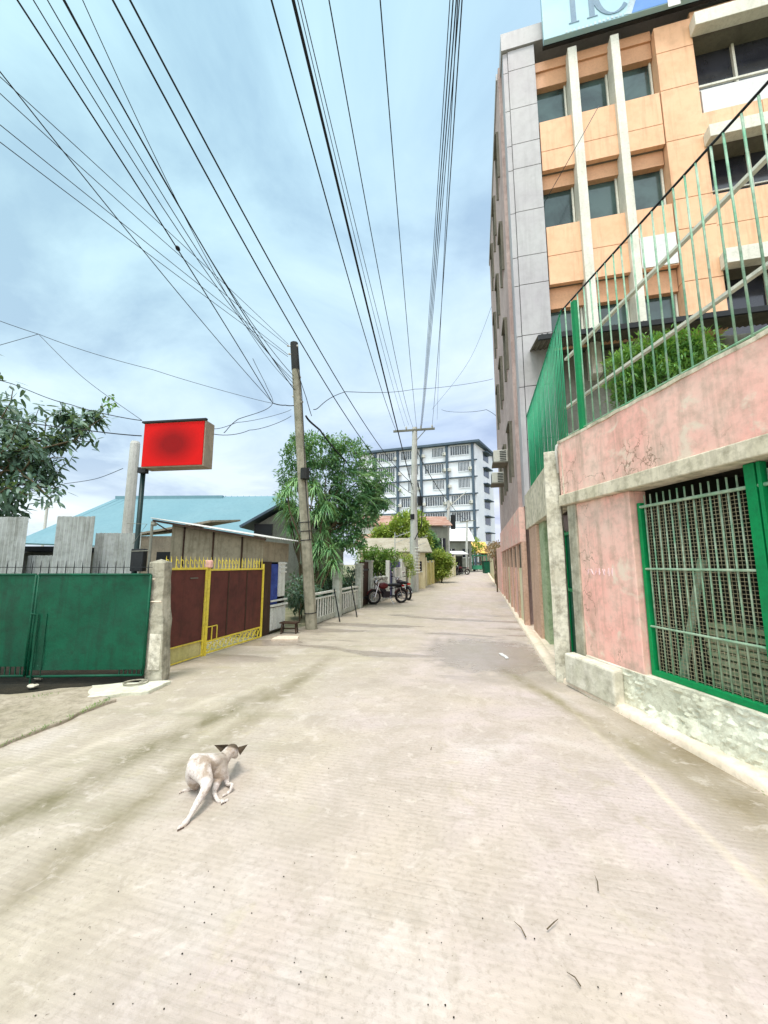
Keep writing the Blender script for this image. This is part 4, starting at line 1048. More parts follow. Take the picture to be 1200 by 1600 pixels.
# ================================================================== utility poles
up1_ = thing('utility_pole', (-1.86, 10.2, 0), 'leaning tapered concrete utility pole beside the tin roofed shed', 'utility pole', 'utility poles along the lane')
base = Vector((-1.86, 10.2, -.05)); top = AT(459.5, 536, 9.9)
PT1 = top
mb = MB(); n = 12; pts = [base.lerp(top, i/n) for i in range(n+1)]
mb.tube(pts[:-1]+[base.lerp(top,.915)], [.155-.055*i/n for i in range(n)]+[.1], 8); mb.build('shaft', 'pole_concrete', up1_)
mb = MB(); mb.tube([base.lerp(top,.90), top], [.115,.108], 8); mb.build('cap', 'dark_cap', up1_)
mbp = AT(478, 742, 9.95)
mb = MB(); mb.tube([mbp+Vector((0,-.12,-.14)), mbp+Vector((0,-.12,.14))], .12, 12); mb.build('junction_box', 'dark_cap', up1_, smooth=False)
mb = MB()
for f in (.06,.30,.33,.36): c = base.lerp(top, f); mb.ring(c, (top-base), .155-.05*f, .012, 16, 6)
mb.build('strap', 'dark_metal', up1_)
mb = MB(); 
for f, dx in ((.985,-.16), (.985,.10), (.955,-.14), (.87,.12), (.80,-.1), (.78,.14)):
    c = base.lerp(top, f); mb.tube([c, c+Vector((dx,-.06,.0))], .016, 6); mb.ball(c+Vector((dx,-.06,0)), .03, 8, 6)
mb.build('insulator', 'far_concrete', up1_)
mb = MB(); a = base.lerp(top,.95)+Vector((.1,-.1,0)); mb.tube([a, base.lerp(top,.8)+Vector((.15,-.13,0)), base.lerp(top,.6)+Vector((.13,-.13,0)), base.lerp(top,.5)+Vector((.1,-.14,0)), base.lerp(top,.3)+Vector((.12,-.14,0))], .011, 5); mb.build('riser_cable', 'cable', up1_)

def pole(px, pytop, pybase, Y, lab, r=.13, arm=True):
    pb = AT(px, pybase, Y); g = gz(Y); ptp = AT(px, pytop, Y)
    t = thing('utility_pole', (pb.x, Y, g), lab, 'utility pole', 'utility poles along the lane')
    mb = MB(); mb.tube([(pb.x, Y, g-.1), (pb.x, Y, (g+ptp.z)/2), (ptp.x, Y, ptp.z)], [r*1.15, r*.95, r*.72], 10); mb.build('shaft', 'far_concrete', t)
    if arm:
        mb = MB(); mb.beam((ptp.x-1.25, Y-.1, ptp.z-.28), (ptp.x+1.15, Y-.1, ptp.z-.10), .09, .11); mb.build('crossarm', 'grey_wall', t)
        for dx in (-.5,.35,1.0):
            mb = MB(); zz = ptp.z-.14+dx*.07; mb.tube([(ptp.x+dx,Y-.1,zz), (ptp.x+dx,Y-.1,zz+.12), (ptp.x+dx,Y-.1,zz+.2)], [.03,.06,.03], 8); mb.build('insulator', 'far_concrete', t)
        mb = MB(); mb.beam((ptp.x,Y-.08,ptp.z-.9), (ptp.x+.6,Y-.1,ptp.z-.2), .04); mb.build('brace', 'grey_wall', t)
    return t, ptp
t2, PT2 = pole(648, 668, 922, 21.5, 'tall pale utility pole with a crossarm behind the parked motorcycles', .2)
random.seed(9); mb = MB()
for i in range(9): mb.ring((PT2.x, 21.5, 1.2+i*.17), (0,0,1), .21, .02, 14, 5)
mb.build('strap', 'fence_white', t2)
mb = MB(); mb.box((PT2.x+.25, 21.4, 5.2), (.25,.3,.5)); mb.box((PT2.x-.2, 21.4, 4.3), (.22,.22,.3)); mb.tube([(PT2.x-.1,21.2,3), (PT2.x+.3,21.2,3.8), (PT2.x+.35,21.2,5), (PT2.x+.12,21.2,6.2)], .03, 6); mb.build('junction_box', 'dark_metal', t2)
t3, PT3 = pole(701, 782, 893, 38, 'mid-distance utility pole with a slanted brace in front of the white apartment block', .18, False)
mb = MB(); mb.beam((PT3.x-.3,37.9,PT3.z-.9), (PT3.x+1.8,37.9,PT3.z+.9), .1, .08); mb.build('brace', 'far_concrete', t3)
mb = MB(); mb.box((PT3.x+.35,37.8,PT3.z-2.2), (.4,.4,1.4)); mb.build('junction_box', 'dark_metal', t3)
t4, PT4 = pole(730, 812, 887, 46, 'farthest thin utility pole standing beside the green trailer', .14, False)
mb = MB(); mb.beam((PT4.x-.9,45.9,PT4.z-.3), (PT4.x+.9,45.9,PT4.z-.1), .1); mb.build('crossarm', 'grey_wall', t4)
pL = AT(74, 800, 40); t5 = thing('utility_pole', (pL.x, 40, 0), 'tiny distant utility pole with crossarms left of the blue roof', 'utility pole', 'utility poles along the lane')
ptl = AT(74, 789, 40); mb = MB(); mb.tube([(ptl.x,40,0), (ptl.x,40,ptl.z)], .13, 8); mb.build('shaft', 'far_concrete', t5)
mb = MB(); mb.beam((ptl.x-.7,39.9,ptl.z-.3), (ptl.x+.7,39.9,ptl.z-.3), .09); mb.build('crossarm', 'far_concrete', t5)

# ================================================================== cables
NC = 0
def cable(far, Yf, near, zn, mid=None, r=.008, ext=1.2, label='', mat='cable', F_=None, sag=0.0):
    """a hanging line from a far anchor to where it passes overhead, continued behind the camera"""
    F3 = F_ if F_ is not None else AT(far[0], far[1], Yf)
    Nn = AZ(near[0], near[1], zn); dv = Vector((F3.x-Nn.x, F3.y-Nn.y)); Lh = dv.length; du = dv/Lh
    a2 = 0.0; b1 = (F3.z-Nn.z)/Lh
    if mid is not None:
        nn = Vector((-du.y, du.x)); r_ = ray(*mid); den = nn.x*r_.x+nn.y*r_.y
        if abs(den) > .02:
            t = (nn.x*Nn.x+nn.y*Nn.y)/den; q = EYE+r_*t; sm = (q.x-Nn.x)*du.x+(q.y-Nn.y)*du.y
            if .05*Lh < sm < .95*Lh:
                a2 = (q.z-Nn.z-b1*sm)/(sm*sm-sm*Lh); a2 = max(-.006, min(a2, .05))
    if sag: a2 = 4*sag/(Lh*Lh)
    pts = []
    n = 36; r = r*.85; s_a = -ext*min(Lh, 9)
    for i in range(n+1):
        s_ = s_a+(Lh-s_a)*(i/n)
        z = Nn.z+b1*s_+a2*(s_*s_-s_*Lh)
        if s_ < 0: z = Nn.z+(b1-a2*Lh)*s_+a2*.3*s_*s_
        pts.append(Vector((Nn.x+du.x*s_, Nn.y+du.y*s_, z)))
    mb = MB(); mb.tube(pts, r, 6); o = mb.build('overhead_cable', mat, smooth=True)
    tag(o, label, 'cable', 'overhead cables'); return o
top1 = Vector(PT1)
TA = PT1+Vector((-.14,-.06,-.08)); TB = PT1+Vector((-.14,-.06,-.38))
cable(None,0,(0,120),7.6,(245,345),.0065,label='upper of two thin cables leaving the pole top toward the left edge', F_=TA)
cable(None,0,(0,146),7.4,(250,372),.0065,label='second thin cable leaving the very top of the leaning pole leftward', F_=TA+Vector((0,0,-.05)))
cable(None,0,(0,195),7.0,(195,352),.0065,label='third thin cable from the leaning pole, fastened just below its dark cap', F_=TB)
cable(None,0,(0,222),6.8,(220,388),.0065,label='lowest of the four thin cables from the leaning pole toward the left edge', F_=TB+Vector((0,0,-.06)))
TC = AT(452, 618, 9.7)
cable(None,0,(0,112),7.2,(190,350),.0085,label='cable crossing under the four thin ones and dipping to the leaning pole', F_=AT(425,628,9.7))
cable(None,0,(27,0),7.2,(285,378),.012,label='thick black cable with a small splice, leftmost along the top edge', F_=AT(425,628,9.6))
cable(None,0,(52,0),7.3,(290,378),.008,label='second cable from the left along the top edge of the photo', F_=AT(461,596,9.98))
cable(None,0,(74,0),7.4,(300,378),.008,label='third cable from the left along the top edge of the photo', F_=AT(461,602,9.98))
cable(None,0,(99,0),7.5,(230,235),.013,label='thick black cable fourth from the left along the top edge', F_=AT(462,612,9.98))
cable(None,0,(101,0),7.55,(231,238),.009,label='thin cable twisted close beside the thick fourth cable', F_=AT(461,590,9.98))
cable(None,0,(129,0),7.5,(200,180),.0065,label='thin cable just right of the thick one, crossing it near mid sky', F_=AT(461,606,9.98))
cable(None,0,(176,0),8.0,(310,250),.016,label='left line of the thick parallel pair passing right of the leaning pole', F_=AT(645,772,21.3))
cable(None,0,(203,0),8.0,(425,415),.016,label='right line of the thick parallel pair passing right of the leaning pole', F_=AT(646,757,21.3))
XA = lambda dx, dz=0: Vector((PT2.x+dx, 21.4, PT2.z+dz))
cable((606,660),20,(424,0),8.2,(524,363),.014,label='thick cable left of the heaviest bundle in the middle of the sky', F_=XA(-1.1,-.2))
cable((620,660),20,(458,0),8.0,(602,594),.024,label='heaviest twisted black cable running down the middle of the sky', F_=AT(645,765,21.3))
cable(None,20,(465,0),8.3,None,.007,label='thin grey wire hugging the right side of the heaviest cable', mat='cable_grey', F_=XA(-.5,-.2), sag=.4)
cable(None,20,(471,0),8.5,None,.008,label='second thin wire right of the heaviest cable', mat='cable_grey', F_=XA(-.35,.1), sag=.4)
cable(None,20,(514,0),8.6,(586,396),.010,label='single cable between the heaviest bundle and the centre of the sky', F_=XA(-.12,0))
cable(None,20,(594,0),8.6,None,.010,label='single cable nearest the centre line of the sky', F_=XA(.1,0), sag=.35)
for i, (x, w_, lb) in enumerate(((703,.007,'leftmost'), (708,.010,'second'), (713,.010,'third'), (718,.008,'fourth'), (722,.010,'rightmost'))):
    cable(None,20,(x,0),8.4+.06*i,None,w_,label=lb+' wire of the tight fan of five above the far utility pole', F_=XA(.32+.03*i if i < 4 else 1.0,-.02+.02*i), sag=.35)
cable((683,656),24,(712,60),8.4,(691,412),.008,label='thin wire dropping right of the tight fan toward the white apartment block')
def span(pts3, r, label, mat='cable', n=10, sag=0):
    P = []
    K = [Vector(v) for v in pts3]
    for k_ in range(len(K)-1):
        p0, p1, p2, p3 = K[max(k_-1,0)], K[k_], K[k_+1], K[min(k_+2,len(K)-1)]
        for i in range(n):
            t = i/n; q = .5*((2*p1)+(p2-p0)*t+(2*p0-5*p1+4*p2-p3)*t*t+(3*p1-p0-3*p2+p3)*t**3); q.z -= 4*sag*t*(1-t); P.append(q)
    P.append(Vector(pts3[-1])); mb = MB(); mb.tube(P, r, 6); o = mb.build('overhead_cable', mat, smooth=True); tag(o, label, 'cable', 'overhead cables'); return o
jn = AT(60,522,7.0)
span([AT(-200,420,5.2), jn, AT(240,578,8.2), AT(425,630,9.7)], .0055, 'thin line from the left edge to the leaning pole above the red sign', 'cable_grey', sag=.03)
span([AT(-160,585,6.0), jn+Vector((0,0,0))], .005, 'short branch line joining the thin line at the left edge', 'cable_grey')
span([jn, AT(130,590,6.6), AT(222,657,6.3)], .005, 'thin line dropping from the branch point to the red sign', 'cable_grey')
span([AT(-150,545,6.4), AT(20,600,6.5), AT(110,632,6.4), AT(221,657,6.3)], .007, 'dark line through the broad leaved tree to the top corner of the red sign', sag=.02)
span([AT(-150,625,6.4), AT(0,653,6.4), AT(120,670,6.4), AT(221,681,6.3)], .009, 'thick dark line from the left edge to the side of the red sign', sag=.01)
span([AT(326,676,6.3), AT(390,672,7.8), AT(455,650,9.7)], .007, 'line from the red sign to the leaning pole, hanging lowest', 'cable_grey', sag=.05)
span([AT(326,668,6.3), AT(370,660,7.8), AT(455,640,9.7)], .006, 'line from the red sign to the leaning pole just above the lowest', 'cable_grey', sag=.05)
span([AT(350,676,6.6), AT(372,655,7.4), AT(425,632,9.2), AT(415,600,9.5), AT(395,560,9.4)], .007, 'looped cable tail hanging left of the leaning pole', sag=.02)
span([AT(425,629,9.65), AT(446,633,9.8), AT(465,632,10.0)], .012, 'short bundle tying the cable junction to the leaning pole', sag=.02)
span([AT(462,570,9.85), AT(478,620,9.8), AT(487,650,9.8)], .010, 'short service drop hanging off the right of the leaning pole', sag=.02)
span([AT(478,650,9.8), AT(500,672,11), AT(540,720,14), AT(575,760,18)], .028, 'thick bundled cable running from the leaning pole into the big tree', sag=.05)
span([AT(490,640,9.8), AT(540,612,13), AT(648,608,20), AT(770,592,24)], .012, 'faint line crossing from the leaning pole to the tall building', 'cable_grey', sag=.1)
span([AT(675,640,28), AT(735,560,24), AT(790,420,18), AT(860,300,9.6), AT(936,165,8.9)], .009, 'thin line from the distance up across the orange facade', 'cable_grey')
span([AT(690,640,40), AT(760,640,30), AT(795,660,16)], .02, 'sagging far line toward the street side of the tall building', 'cable_grey', sag=.3)
span([AT(100,756,25), AT(150,748,25), AT(192,732,24)], .02, 'faint far line beside the lone concrete column', 'cable_grey')
span([PT2+Vector((0,-.1,-1.2)), PT3, PT4], .03, 'line linking the tops of the three farther utility poles', 'cable_grey', sag=.3)
p = AT(285,378,6.7)
# splice blob stays on its own cable
sp_o = MB(); o_c = [o for o in bpy.data.objects if o.get('label', '').startswith('thick black cable with a small splice')][0]
vs = [o_c.matrix_basis @ v.co for v in o_c.data.vertices]
def prj(v):
    z = v.z-CAM_H; D = v.y*cp_+z*sp_; U_ = -v.y*sp_+z*cp_; return (600+FPX*v.x/D, 800-FPX*U_/D) if D > .1 else (9e9, 9e9)
bv = min(vs, key=lambda v: (prj(v)[0]-285)**2+(prj(v)[1]-378)**2)
sp_o.ball(bv, (.035,.05,.035), 8, 6); sp_o.build('splice', 'cable', o_c)

# ================================================================== left street frontage
def sL(px, py=930): return STL.pl(px, py)[0]
wf_ = thing('white_fence', STL.P(2, 0, 0), 'white picket style concrete fence with square posts behind the leaning pole', 'fence')
sa, sb = -.3, sL(563, 950)
for a, b in ((sa, sL(522)-.05), (sL(540)-.05, sb)):
    pass
def fpost(s_, w_, h_, Y=None):
    mb = MB(); mb.fb(STL, s_-w_/2, s_+w_/2, -.12, .12, 0, h_); mb.fb(STL, s_-w_/2-.03, s_+w_/2+.03, -.15, .15, h_+.002, h_+.07)
    for q in (.12,.24,.36): mb.fb(STL, s_-w_/2-.012, s_+w_/2+.012, -.132, .132, h_-q-.05, h_-q)
    mb.build('fence_post', 'fence_wall', wf_, bevel=.006)
pp = [sL(527,925), sL(561,925), sL(577,925)]
fpost(pp[0], .26, 1.62); fpost(pp[1], .26, 1.62); fpost(pp[2], .26, 1.75)
mb = MB(); mb.fb(STL, -.4, pp[0]-.15, -.05, .0, .02, .16); mb.fb(STL, pp[0]+.15, pp[1]-.15, -.05, .0, .02, .16); mb.build('plinth', 'fence_wall', wf_)
for a, b in ((-.4, pp[0]-.15), (pp[0]+.15, pp[1]-.15)):
    mb = MB(); mb.fb(STL, a, b, -.05, .02, .80, .86); mb.fb(STL, a, b, -.05, .02, .68, .72); mb.build('rail', 'fence_white', wf_)
    s_ = a+.06
    while s_ < b-.05:
        mb = MB(); mb.fb(STL, s_, s_+.075, -.022, -.002, .162, .678); mb.build('picket', 'fence_white', wf_); s_ += .19
# props leaning on the fence
for i, (pa, pb_, lab) in enumerate((((522,920), (531,972), 'thin dark stick leaning on the white fence near its first post'), ((549,915), (558,965), 'thin dark stick leaning on the white fence near its second post'))):
    g_ = GR(*pb_); tpt = AT(pa[0], pa[1], g_.y+.25); mb = MB(); mb.tube([g_, tpt], .02, 6); tag(mb.build('stick', 'dark_metal'), lab, 'stick', 'sticks leaning on the fence')
# ply/tin wall behind fence
def backwall(px0, px1, pytop, d, mat, lab, name='yard_wall', z1=None):
    a, b = STL.pl(px0, 900, d)[0], STL.pl(px1, 900, d)[0]; Yb = STL.P((a+b)/2, d, 0).y; z = z1 or AT((px0+px1)/2, pytop, Yb).z
    mb = MB(); mb.fb(STL, a, b, d-.12, d, 0, z); return tag(mb.build(name, mat, bevel=.01), lab, 'wall')
backwall(488, 528, 868, -1.1, 'grey_wall', 'grey yard wall behind the white fence next to the leaning pole')
# dark gate
dg = thing('dark_gate', STL.P(sL(569), 0, 0), 'narrow dark wooden gate between the white fence posts', 'gate')
s_0, s_1 = pp[1]+.16, pp[2]-.16
mb = MB(); mb.fb(STL, s_0, s_1, -.05, .0, .05, 1.75); mb.build('gate_panel', 'brown_board', dg)
mb = MB(); mb.fb(STL, s_0, s_1, .002, .03, .3, .38); mb.fb(STL, s_0, s_1, .002, .03, 1.4, 1.48); mb.build('gate_rail', 'dark_metal', dg)
# fence behind bikes, purple gate : here the frontage turns a little more to the right
STL0 = STL; STL = Frame((-.58, 15.6), 18.4)
sF = sL(582); sG_ = sL(606); sH = sL(628); sI = sL(640)
f2 = thing('low_white_fence', STL.P(sF, 0, gz(16)), 'low white fence behind the parked motorcycles', 'fence')
mb = MB(); mb.fb(STL, sF, sG_-.1, -.08, .0, 0, 1.0); mb.fb(STL, sF, sG_-.1, -.1, .03, 1.002, 1.1); mb.build('panel', 'fence_wall', f2)
for q in (.25,.55,.8):
    s_ = sF+(sG_-sF)*q; mb = MB(); mb.fb(STL, s_-.07, s_+.07, -.12, .03, 0, 1.15); mb.build('fence_post', 'fence_white', f2, bevel=.01)
s_ = sF+.05; mb = MB()
while s_ < sG_-.15: mb.fb(STL, s_, s_+.08, .002, .03, .1, .95); s_ += .22
mb.build('pickets', 'fence_white', f2)
pg = thing('purple_gate', STL.P(sG_, 0, gz(18)), 'tall faded purple sheet gate with pale posts behind the motorcycles', 'gate')
g_ = gz(18)
mb = MB(); mb.fb(STL, sG_, sG_+.15, -.1, .06, g_-.1, g_+1.75); mb.build('gate_post', 'fence_white', pg)
mb = MB(); mb.fb(STL, sH-.2, sH+.3, -.1, .06, g_-.1, g_+1.85); mb.build('gate_post', 'fence_white', pg)
mb = MB(); mb.fb(STL, sG_+.152, sH-.202, -.06, -.02, g_, g_+1.7); mb.build('gate_panel', 'purple_gate', pg)
mb = MB()
for q in range(5): s_ = sG_+.25+(sH-sG_-.5)*q/5; mb.fb(STL, s_, s_+.06, -.018, .0, g_+.1, g_+1.6)
mb.build('gate_rib', 'apt_beam', pg)
# walls further along
def streetwall(s0, s1, h_, mat, lab, name='garden_wall', panels_=0, capm='fence_wall'):
    g0 = gz(STL.P(s0,0,0).y); g1 = gz(STL.P(s1,0,0).y)
    t = thing(name, STL.P((s0+s1)/2, 0, (g0+g1)/2), lab, 'wall')
    mb = MB(); a = [STL.P(s0,-.15,g0-.2), STL.P(s1,-.15,g1-.2), STL.P(s1,0,g1-.2), STL.P(s0,0,g0-.2)]; b = [STL.P(s0,-.15,g0+h_), STL.P(s1,-.15,g1+h_), STL.P(s1,0,g1+h_), STL.P(s0,0,g0+h_)]
    mb.hexa(a+b); mb.build('wall', mat, t)
    mb = MB(); a = [STL.P(s0-.03,-.2,g0+h_+.002), STL.P(s1,-.2,g1+h_+.002), STL.P(s1,.05,g1+h_+.002), STL.P(s0-.03,.05,g0+h_+.002)]; mb.hexa(a+[p+Vector((0,0,.08)) for p in a]); mb.build('coping', capm, t)
    for i in range(panels_+1):
        s_ = s0+(s1-s0)*i/max(1,panels_); gg_ = gz(STL.P(s_,0,0).y); mb = MB(); mb.fb(STL, s_, s_+.25, .001, .12, gg_-.1, gg_+h_+.15); mb.build('pilaster', mat, t)
    return t
Y2s = lambda Y: (Y-15.6)/math.cos(R(18.4))
streetwall(Y2s(18.6), Y2s(20.8), 1.25, 'fence_white', 'low white garden wall left of the second utility pole', panels_=4)
streetwall(Y2s(21.6), Y2s(25.2), 1.7, 'cream_wall', 'cream garden wall right of the second utility pole', panels_=2)
streetwall(Y2s(25.4), Y2s(31), 1.5, 'lime_wall', 'yellowish vine covered garden wall farther up the lane', panels_=5)
streetwall(Y2s(31.2), Y2s(38), 1.9, 'cream_wall', 'pale boundary wall reaching the third utility pole', panels_=3)
# houses along the left
def house(name, px0, px1, pyeave, pyridge, Y, depth, wallm, roofm, lab, wins=2, cat='house', flat=False):
    a, b = AT(px0, pyeave, Y), AT(px1, pyeave, Y); rz_ = AT((px0+px1)/2, pyridge, Y+depth*.5*0+0).z; g = gz(Y)
    t = thing(name, ((a.x+b.x)/2, Y, g), lab, cat)
    mb = MB(); mb.box(((a.x+b.x)/2, Y+depth/2, (g+a.z)/2-.05), (b.x-a.x-.3, depth, a.z-g+.1)); mb.build('wall', wallm, t)
    e = .25
    mb = MB(); mb.slab([(a.x-e,Y-e,a.z), (b.x+e,Y-e,b.z), (b.x+e,Y+depth*.5,rz_+.3), (a.x-e,Y+depth*.5,rz_+.3)], .08)
    mb.slab([(a.x-e,Y+depth*.5+.003,rz_+.3), (b.x+e,Y+depth*.5+.003,rz_+.3), (b.x+e,Y+depth+e,a.z), (a.x-e,Y+depth+e,a.z)], .08); mb.build('roof', roofm, t)
    for i in range(wins):
        x = a.x+(b.x-a.x)*(i+.5)/wins; w_ = (b.x-a.x)/wins*.45
        mb = MB(); mb.box((x, Y-.02, (a.z-g)*.62+g), (w_,.06,(a.z-g)*.28)); wn = mb.build('window', 'glass_dark', t)
        mb = MB(); mb.box((x, Y-.06, (a.z-g)*.62+g), (.05,.03,(a.z-g)*.28)); mb.box((x, Y-.06, (a.z-g)*.47+g), (w_+.1,.05,.06)); mb.build('frame', 'fence_white', wn)
    return t
house('low_house', 566, 668, 864, 846, 23.5, 5, 'cream_wall', 'grey_roof', 'low house with a weathered grey roof behind the cream garden wall', 3)
house('white_house', 556, 622, 822, 806, 32, 6, 'fence_white', 'rust_roof', 'white house with a rusty roof left of the yellow green tree', 2)
house('tall_grey_house', 655, 702, 822, 806, 36, 7, 'grey_wall', 'rust_roof', 'grey house with a faded pinkish roof beside the third utility pole', 2)
house('street_end_house', 694, 738, 846, 826, 47, 6, 'grey_wall', 'white_panel', 'low house with a white roof at the end of the lane', 2)
house('pink_house', 560, 592, 858, 840, 27, 3, 'pink_wall', 'rust_roof', 'small pinkish house peeking between the big tree and the low roof', 1)
# tv antennas
for i, (px, py, Y, lab) in enumerate(((625,838,22.2,'left of two television antennas above the low grey roof'), (649,846,22.0,'right of two television antennas above the low grey roof'))):
    px0 = (617,641)[i]; p = AT(px0, py-6, Y); t = thing('tv_antenna', (p.x, Y, p.z-1.6), lab, 'antenna', 'television antennas')
    mb = MB(); mb.tube([(p.x,Y,p.z-1.8), (p.x,Y,p.z)], .025, 6); mb.build('mast', 'antenna_metal', t)
    mb = MB(); mb.beam((p.x-.1,Y,p.z-.3), (p.x+1.0,Y,p.z+.1), .03)
    for k in range(5): q = Vector((p.x+.1+.2*k, Y, p.z-.22+.075*k)); mb.beam(q+Vector((-.05,-.35,.05)), q+Vector((.05,.35,-.05)), .02)
    mb.beam((p.x-.05,Y,p.z-.62), (p.x+.9,Y,p.z-.28), .03); mb.build('elements', 'antenna_metal', t)

# ================================================================== apartment block
AY = 66.0
ca = AT(742, 690, AY); AF = Frame((ca.x, ca.y), -70.0, 1); AS = Frame((ca.x, ca.y), 32.8, 1)
if AF.P(0,1,0).y > ca.y: AF.n = -AF.n
if AS.P(0,1,0).x < AS.P(0,0,0).x: AS.n = -AS.n
ap = thing('apartment_block', (ca.x, ca.y, gz(60)), 'large white seven storey apartment block with dark floor lines', 'building')
LF = AF.pl(560, 760)[0]; LS = AS.pl(771, 760)[0]; zt = ca.z; g = gz(60)
cA, cB = AF.P(LF,0,0), AS.P(LS,0,0); cC = cA+(cB-AS.P(0,0,0))
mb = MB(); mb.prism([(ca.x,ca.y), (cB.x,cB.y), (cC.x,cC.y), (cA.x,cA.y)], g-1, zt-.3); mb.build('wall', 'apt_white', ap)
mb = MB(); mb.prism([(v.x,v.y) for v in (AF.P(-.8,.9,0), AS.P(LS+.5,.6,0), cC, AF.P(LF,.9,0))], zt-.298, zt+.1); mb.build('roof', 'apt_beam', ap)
ns = 7; fh = (zt-1.2)/7.35
zf = [zt-.3-fh*i for i in range(8)]
ncol = 5
cols = [AF.pl(px, 760)[0] for px in (740, 699.5, 659, 622, 587)]
for i in range(8):
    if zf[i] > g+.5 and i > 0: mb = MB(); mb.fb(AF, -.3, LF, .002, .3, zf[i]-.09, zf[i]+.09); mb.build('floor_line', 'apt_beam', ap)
for s_ in cols:
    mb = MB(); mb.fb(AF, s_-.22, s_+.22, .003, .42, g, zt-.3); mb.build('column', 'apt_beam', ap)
random.seed(12)
acn = 0
for i in range(7):
    for c0, c1 in zip(cols, cols[1:]):
        zb_w = zf[i+1]+fh*.38; ztw = zf[i]-.22
        a, b = c0+.62, c1-.62
        if c1 < c0: a, b = c0-.62, c1+.62
        if i >= 4 and abs(c0) > 9.9 and i < 6 and c0 == cols[3]: continue
        if random.random() < .15: b = a+(b-a)*.6
        mb = MB(); mb.fb(AF, a, b, .003, .05, zb_w, ztw); wn = mb.build('window', 'apt_glass', ap)
        mb = MB(); nn_ = 8
        for k in range(nn_+1): s_ = a+(b-a)*k/nn_; mb.fb(AF, s_-.035, s_+.035, .052, .08, zb_w, ztw)
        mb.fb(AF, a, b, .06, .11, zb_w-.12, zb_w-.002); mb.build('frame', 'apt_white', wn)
        for s_ in (c0+.4, c1-.4):
            if random.random() < .6:
                mb = MB(); mb.box(AF.P(s_,.3,zb_w+.35), (.6,.5,.5), R(20)); o = mb.build('air_conditioner', 'ac_white', ap)
                mb = MB(); mb.box(AF.P(s_,.57,zb_w+.35), (.4,.04,.26), R(20)); mb.build('grille', 'apt_beam', o)
for i in range(7):
    zb_w = zf[i+1]+fh*.3
    mb = MB(); m0, m1 = LS*.42, LS*.72; mb.fb(AS, m0, m1, .003, .05, zb_w, zf[i]-.7); wn = mb.build('window', 'apt_glass', ap)
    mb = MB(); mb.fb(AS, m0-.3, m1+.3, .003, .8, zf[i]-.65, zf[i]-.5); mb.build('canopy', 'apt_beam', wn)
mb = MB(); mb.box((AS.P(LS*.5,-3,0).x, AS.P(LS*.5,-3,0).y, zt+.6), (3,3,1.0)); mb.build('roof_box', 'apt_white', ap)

# ================================================================== trees
def leaf(mb, p, d, nrm, ln, wd, droop=0.0, seg=2):
    """one leaf blade: pointed, folded quads"""
    d = d.normalized(); x = d.cross(nrm)
    if x.length < .01: x = Vector((1,0,0))
    x.normalize(); k = len(mb.v)
    if seg == 2:
        q = p+d*ln*.5+Vector((0,0,-droop*.3)); e = p+d*ln+Vector((0,0,-droop))
        mb.v += [p, q+x*wd/2, e, q-x*wd/2]; mb.f.append((k, k+1, k+2, k+3))
    else:
        prev = None
        for i in range(seg+1):
            t = i/seg; c = p+d*ln*t+Vector((0,0,-droop*t*t)); w_ = wd*(.35+1.3*t-1.6*t*t) if t < 1 else 0.004
            w_ = max(.004, w_); mb.v += [c-x*w_/2, c+x*w_/2]
            if i: a = k+2*i-2; mb.f.append((a, a+1, a+3, a+2))
def rv():
    while True:
        v = Vector((jit(1), jit(1), jit(1)))
        if .05 < v.length < 1: return v
def crown(blobs, n, ln, wd, mat, parent, droop=0, clump=10, spread=None, name='crown', shell=.55):
    mb = MB(); tot = sum(r**2 for _, r in blobs); spread = spread or ln*1.2
    for (c, r) in blobs:
        for i in range(max(1, int(n*r*r/tot/clump))):
            v = rv().normalized()*(shell+(1-shell)*random.random()**.5)*r; cc = Vector(c)+Vector((v.x, v.y, v.z*.8)); ax = (v.normalized()+rv()*.6).normalized()
            for j in range(random.randint(clump//2, clump*3//2)):
                d = (ax*.5+rv()).normalized(); nn_ = (Vector((0,0,1))+rv()*.7).normalized()
                leaf(mb, cc+rv()*spread, d, nn_, ln*random.uniform(.6,1.2), wd*random.uniform(.7,1.2), droop*random.random())
    return mb.build(name, mat, parent)
def limb(mb, a, b, r0, r1, n=5, wob=.05):
    a, b = Vector(a), Vector(b); pts = [a.lerp(b, i/n)+(rv()*wob*(b-a).length if 0 < i < n else Vector()) for i in range(n+1)]
    mb.tube(pts, [r0+(r1-r0)*i/n for i in range(n+1)], 6); return pts
# broad leaved tree, left
random.seed(31)
t = thing('broad_leaved_tree', AT(-40, 900, 9.2)-Vector((0,0,1.5)), 'dark broad leaved tree at the left edge behind the corrugated sheets', 'tree')
Yt = 9.3; mb = MB(); root = Vector((AT(-60,800,Yt).x, Yt, 0))
fork = AT(-30, 790, Yt); mb.tube([root, (root+fork)/2+Vector((.1,0,0)), fork], [.16,.13,.1], 8)
tips = [(20,610), (60,640), (100,640), (165,650), (170,630), (140,690), (100,715), (95,760), (60,700), (30,660), (50,770), (10,720), (-20,640), (-60,600), (-90,680), (-100,740), (80,780), (20,800), (-130,640), (-60,520), (-20,560), (120,665)]
mb2 = MB(); blobs = []
for (px, py) in tips:
    tip = AT(px, py, Yt+jit(1.0)); base_ = fork.lerp(AT(0,700,Yt), random.uniform(.2,1)); pts = limb(mb, base_, tip, .03, .008, 6, .06)
    for q in pts[2:]:
        for j in range(12):
            pp_ = q+rv()*.24; leaf(mb2, pp_, (rv()+Vector((.4,0,-.25))), (Vector((0,-.4,1))+rv()*.6), .24*random.uniform(.6,1.2), .12, .03, 3)
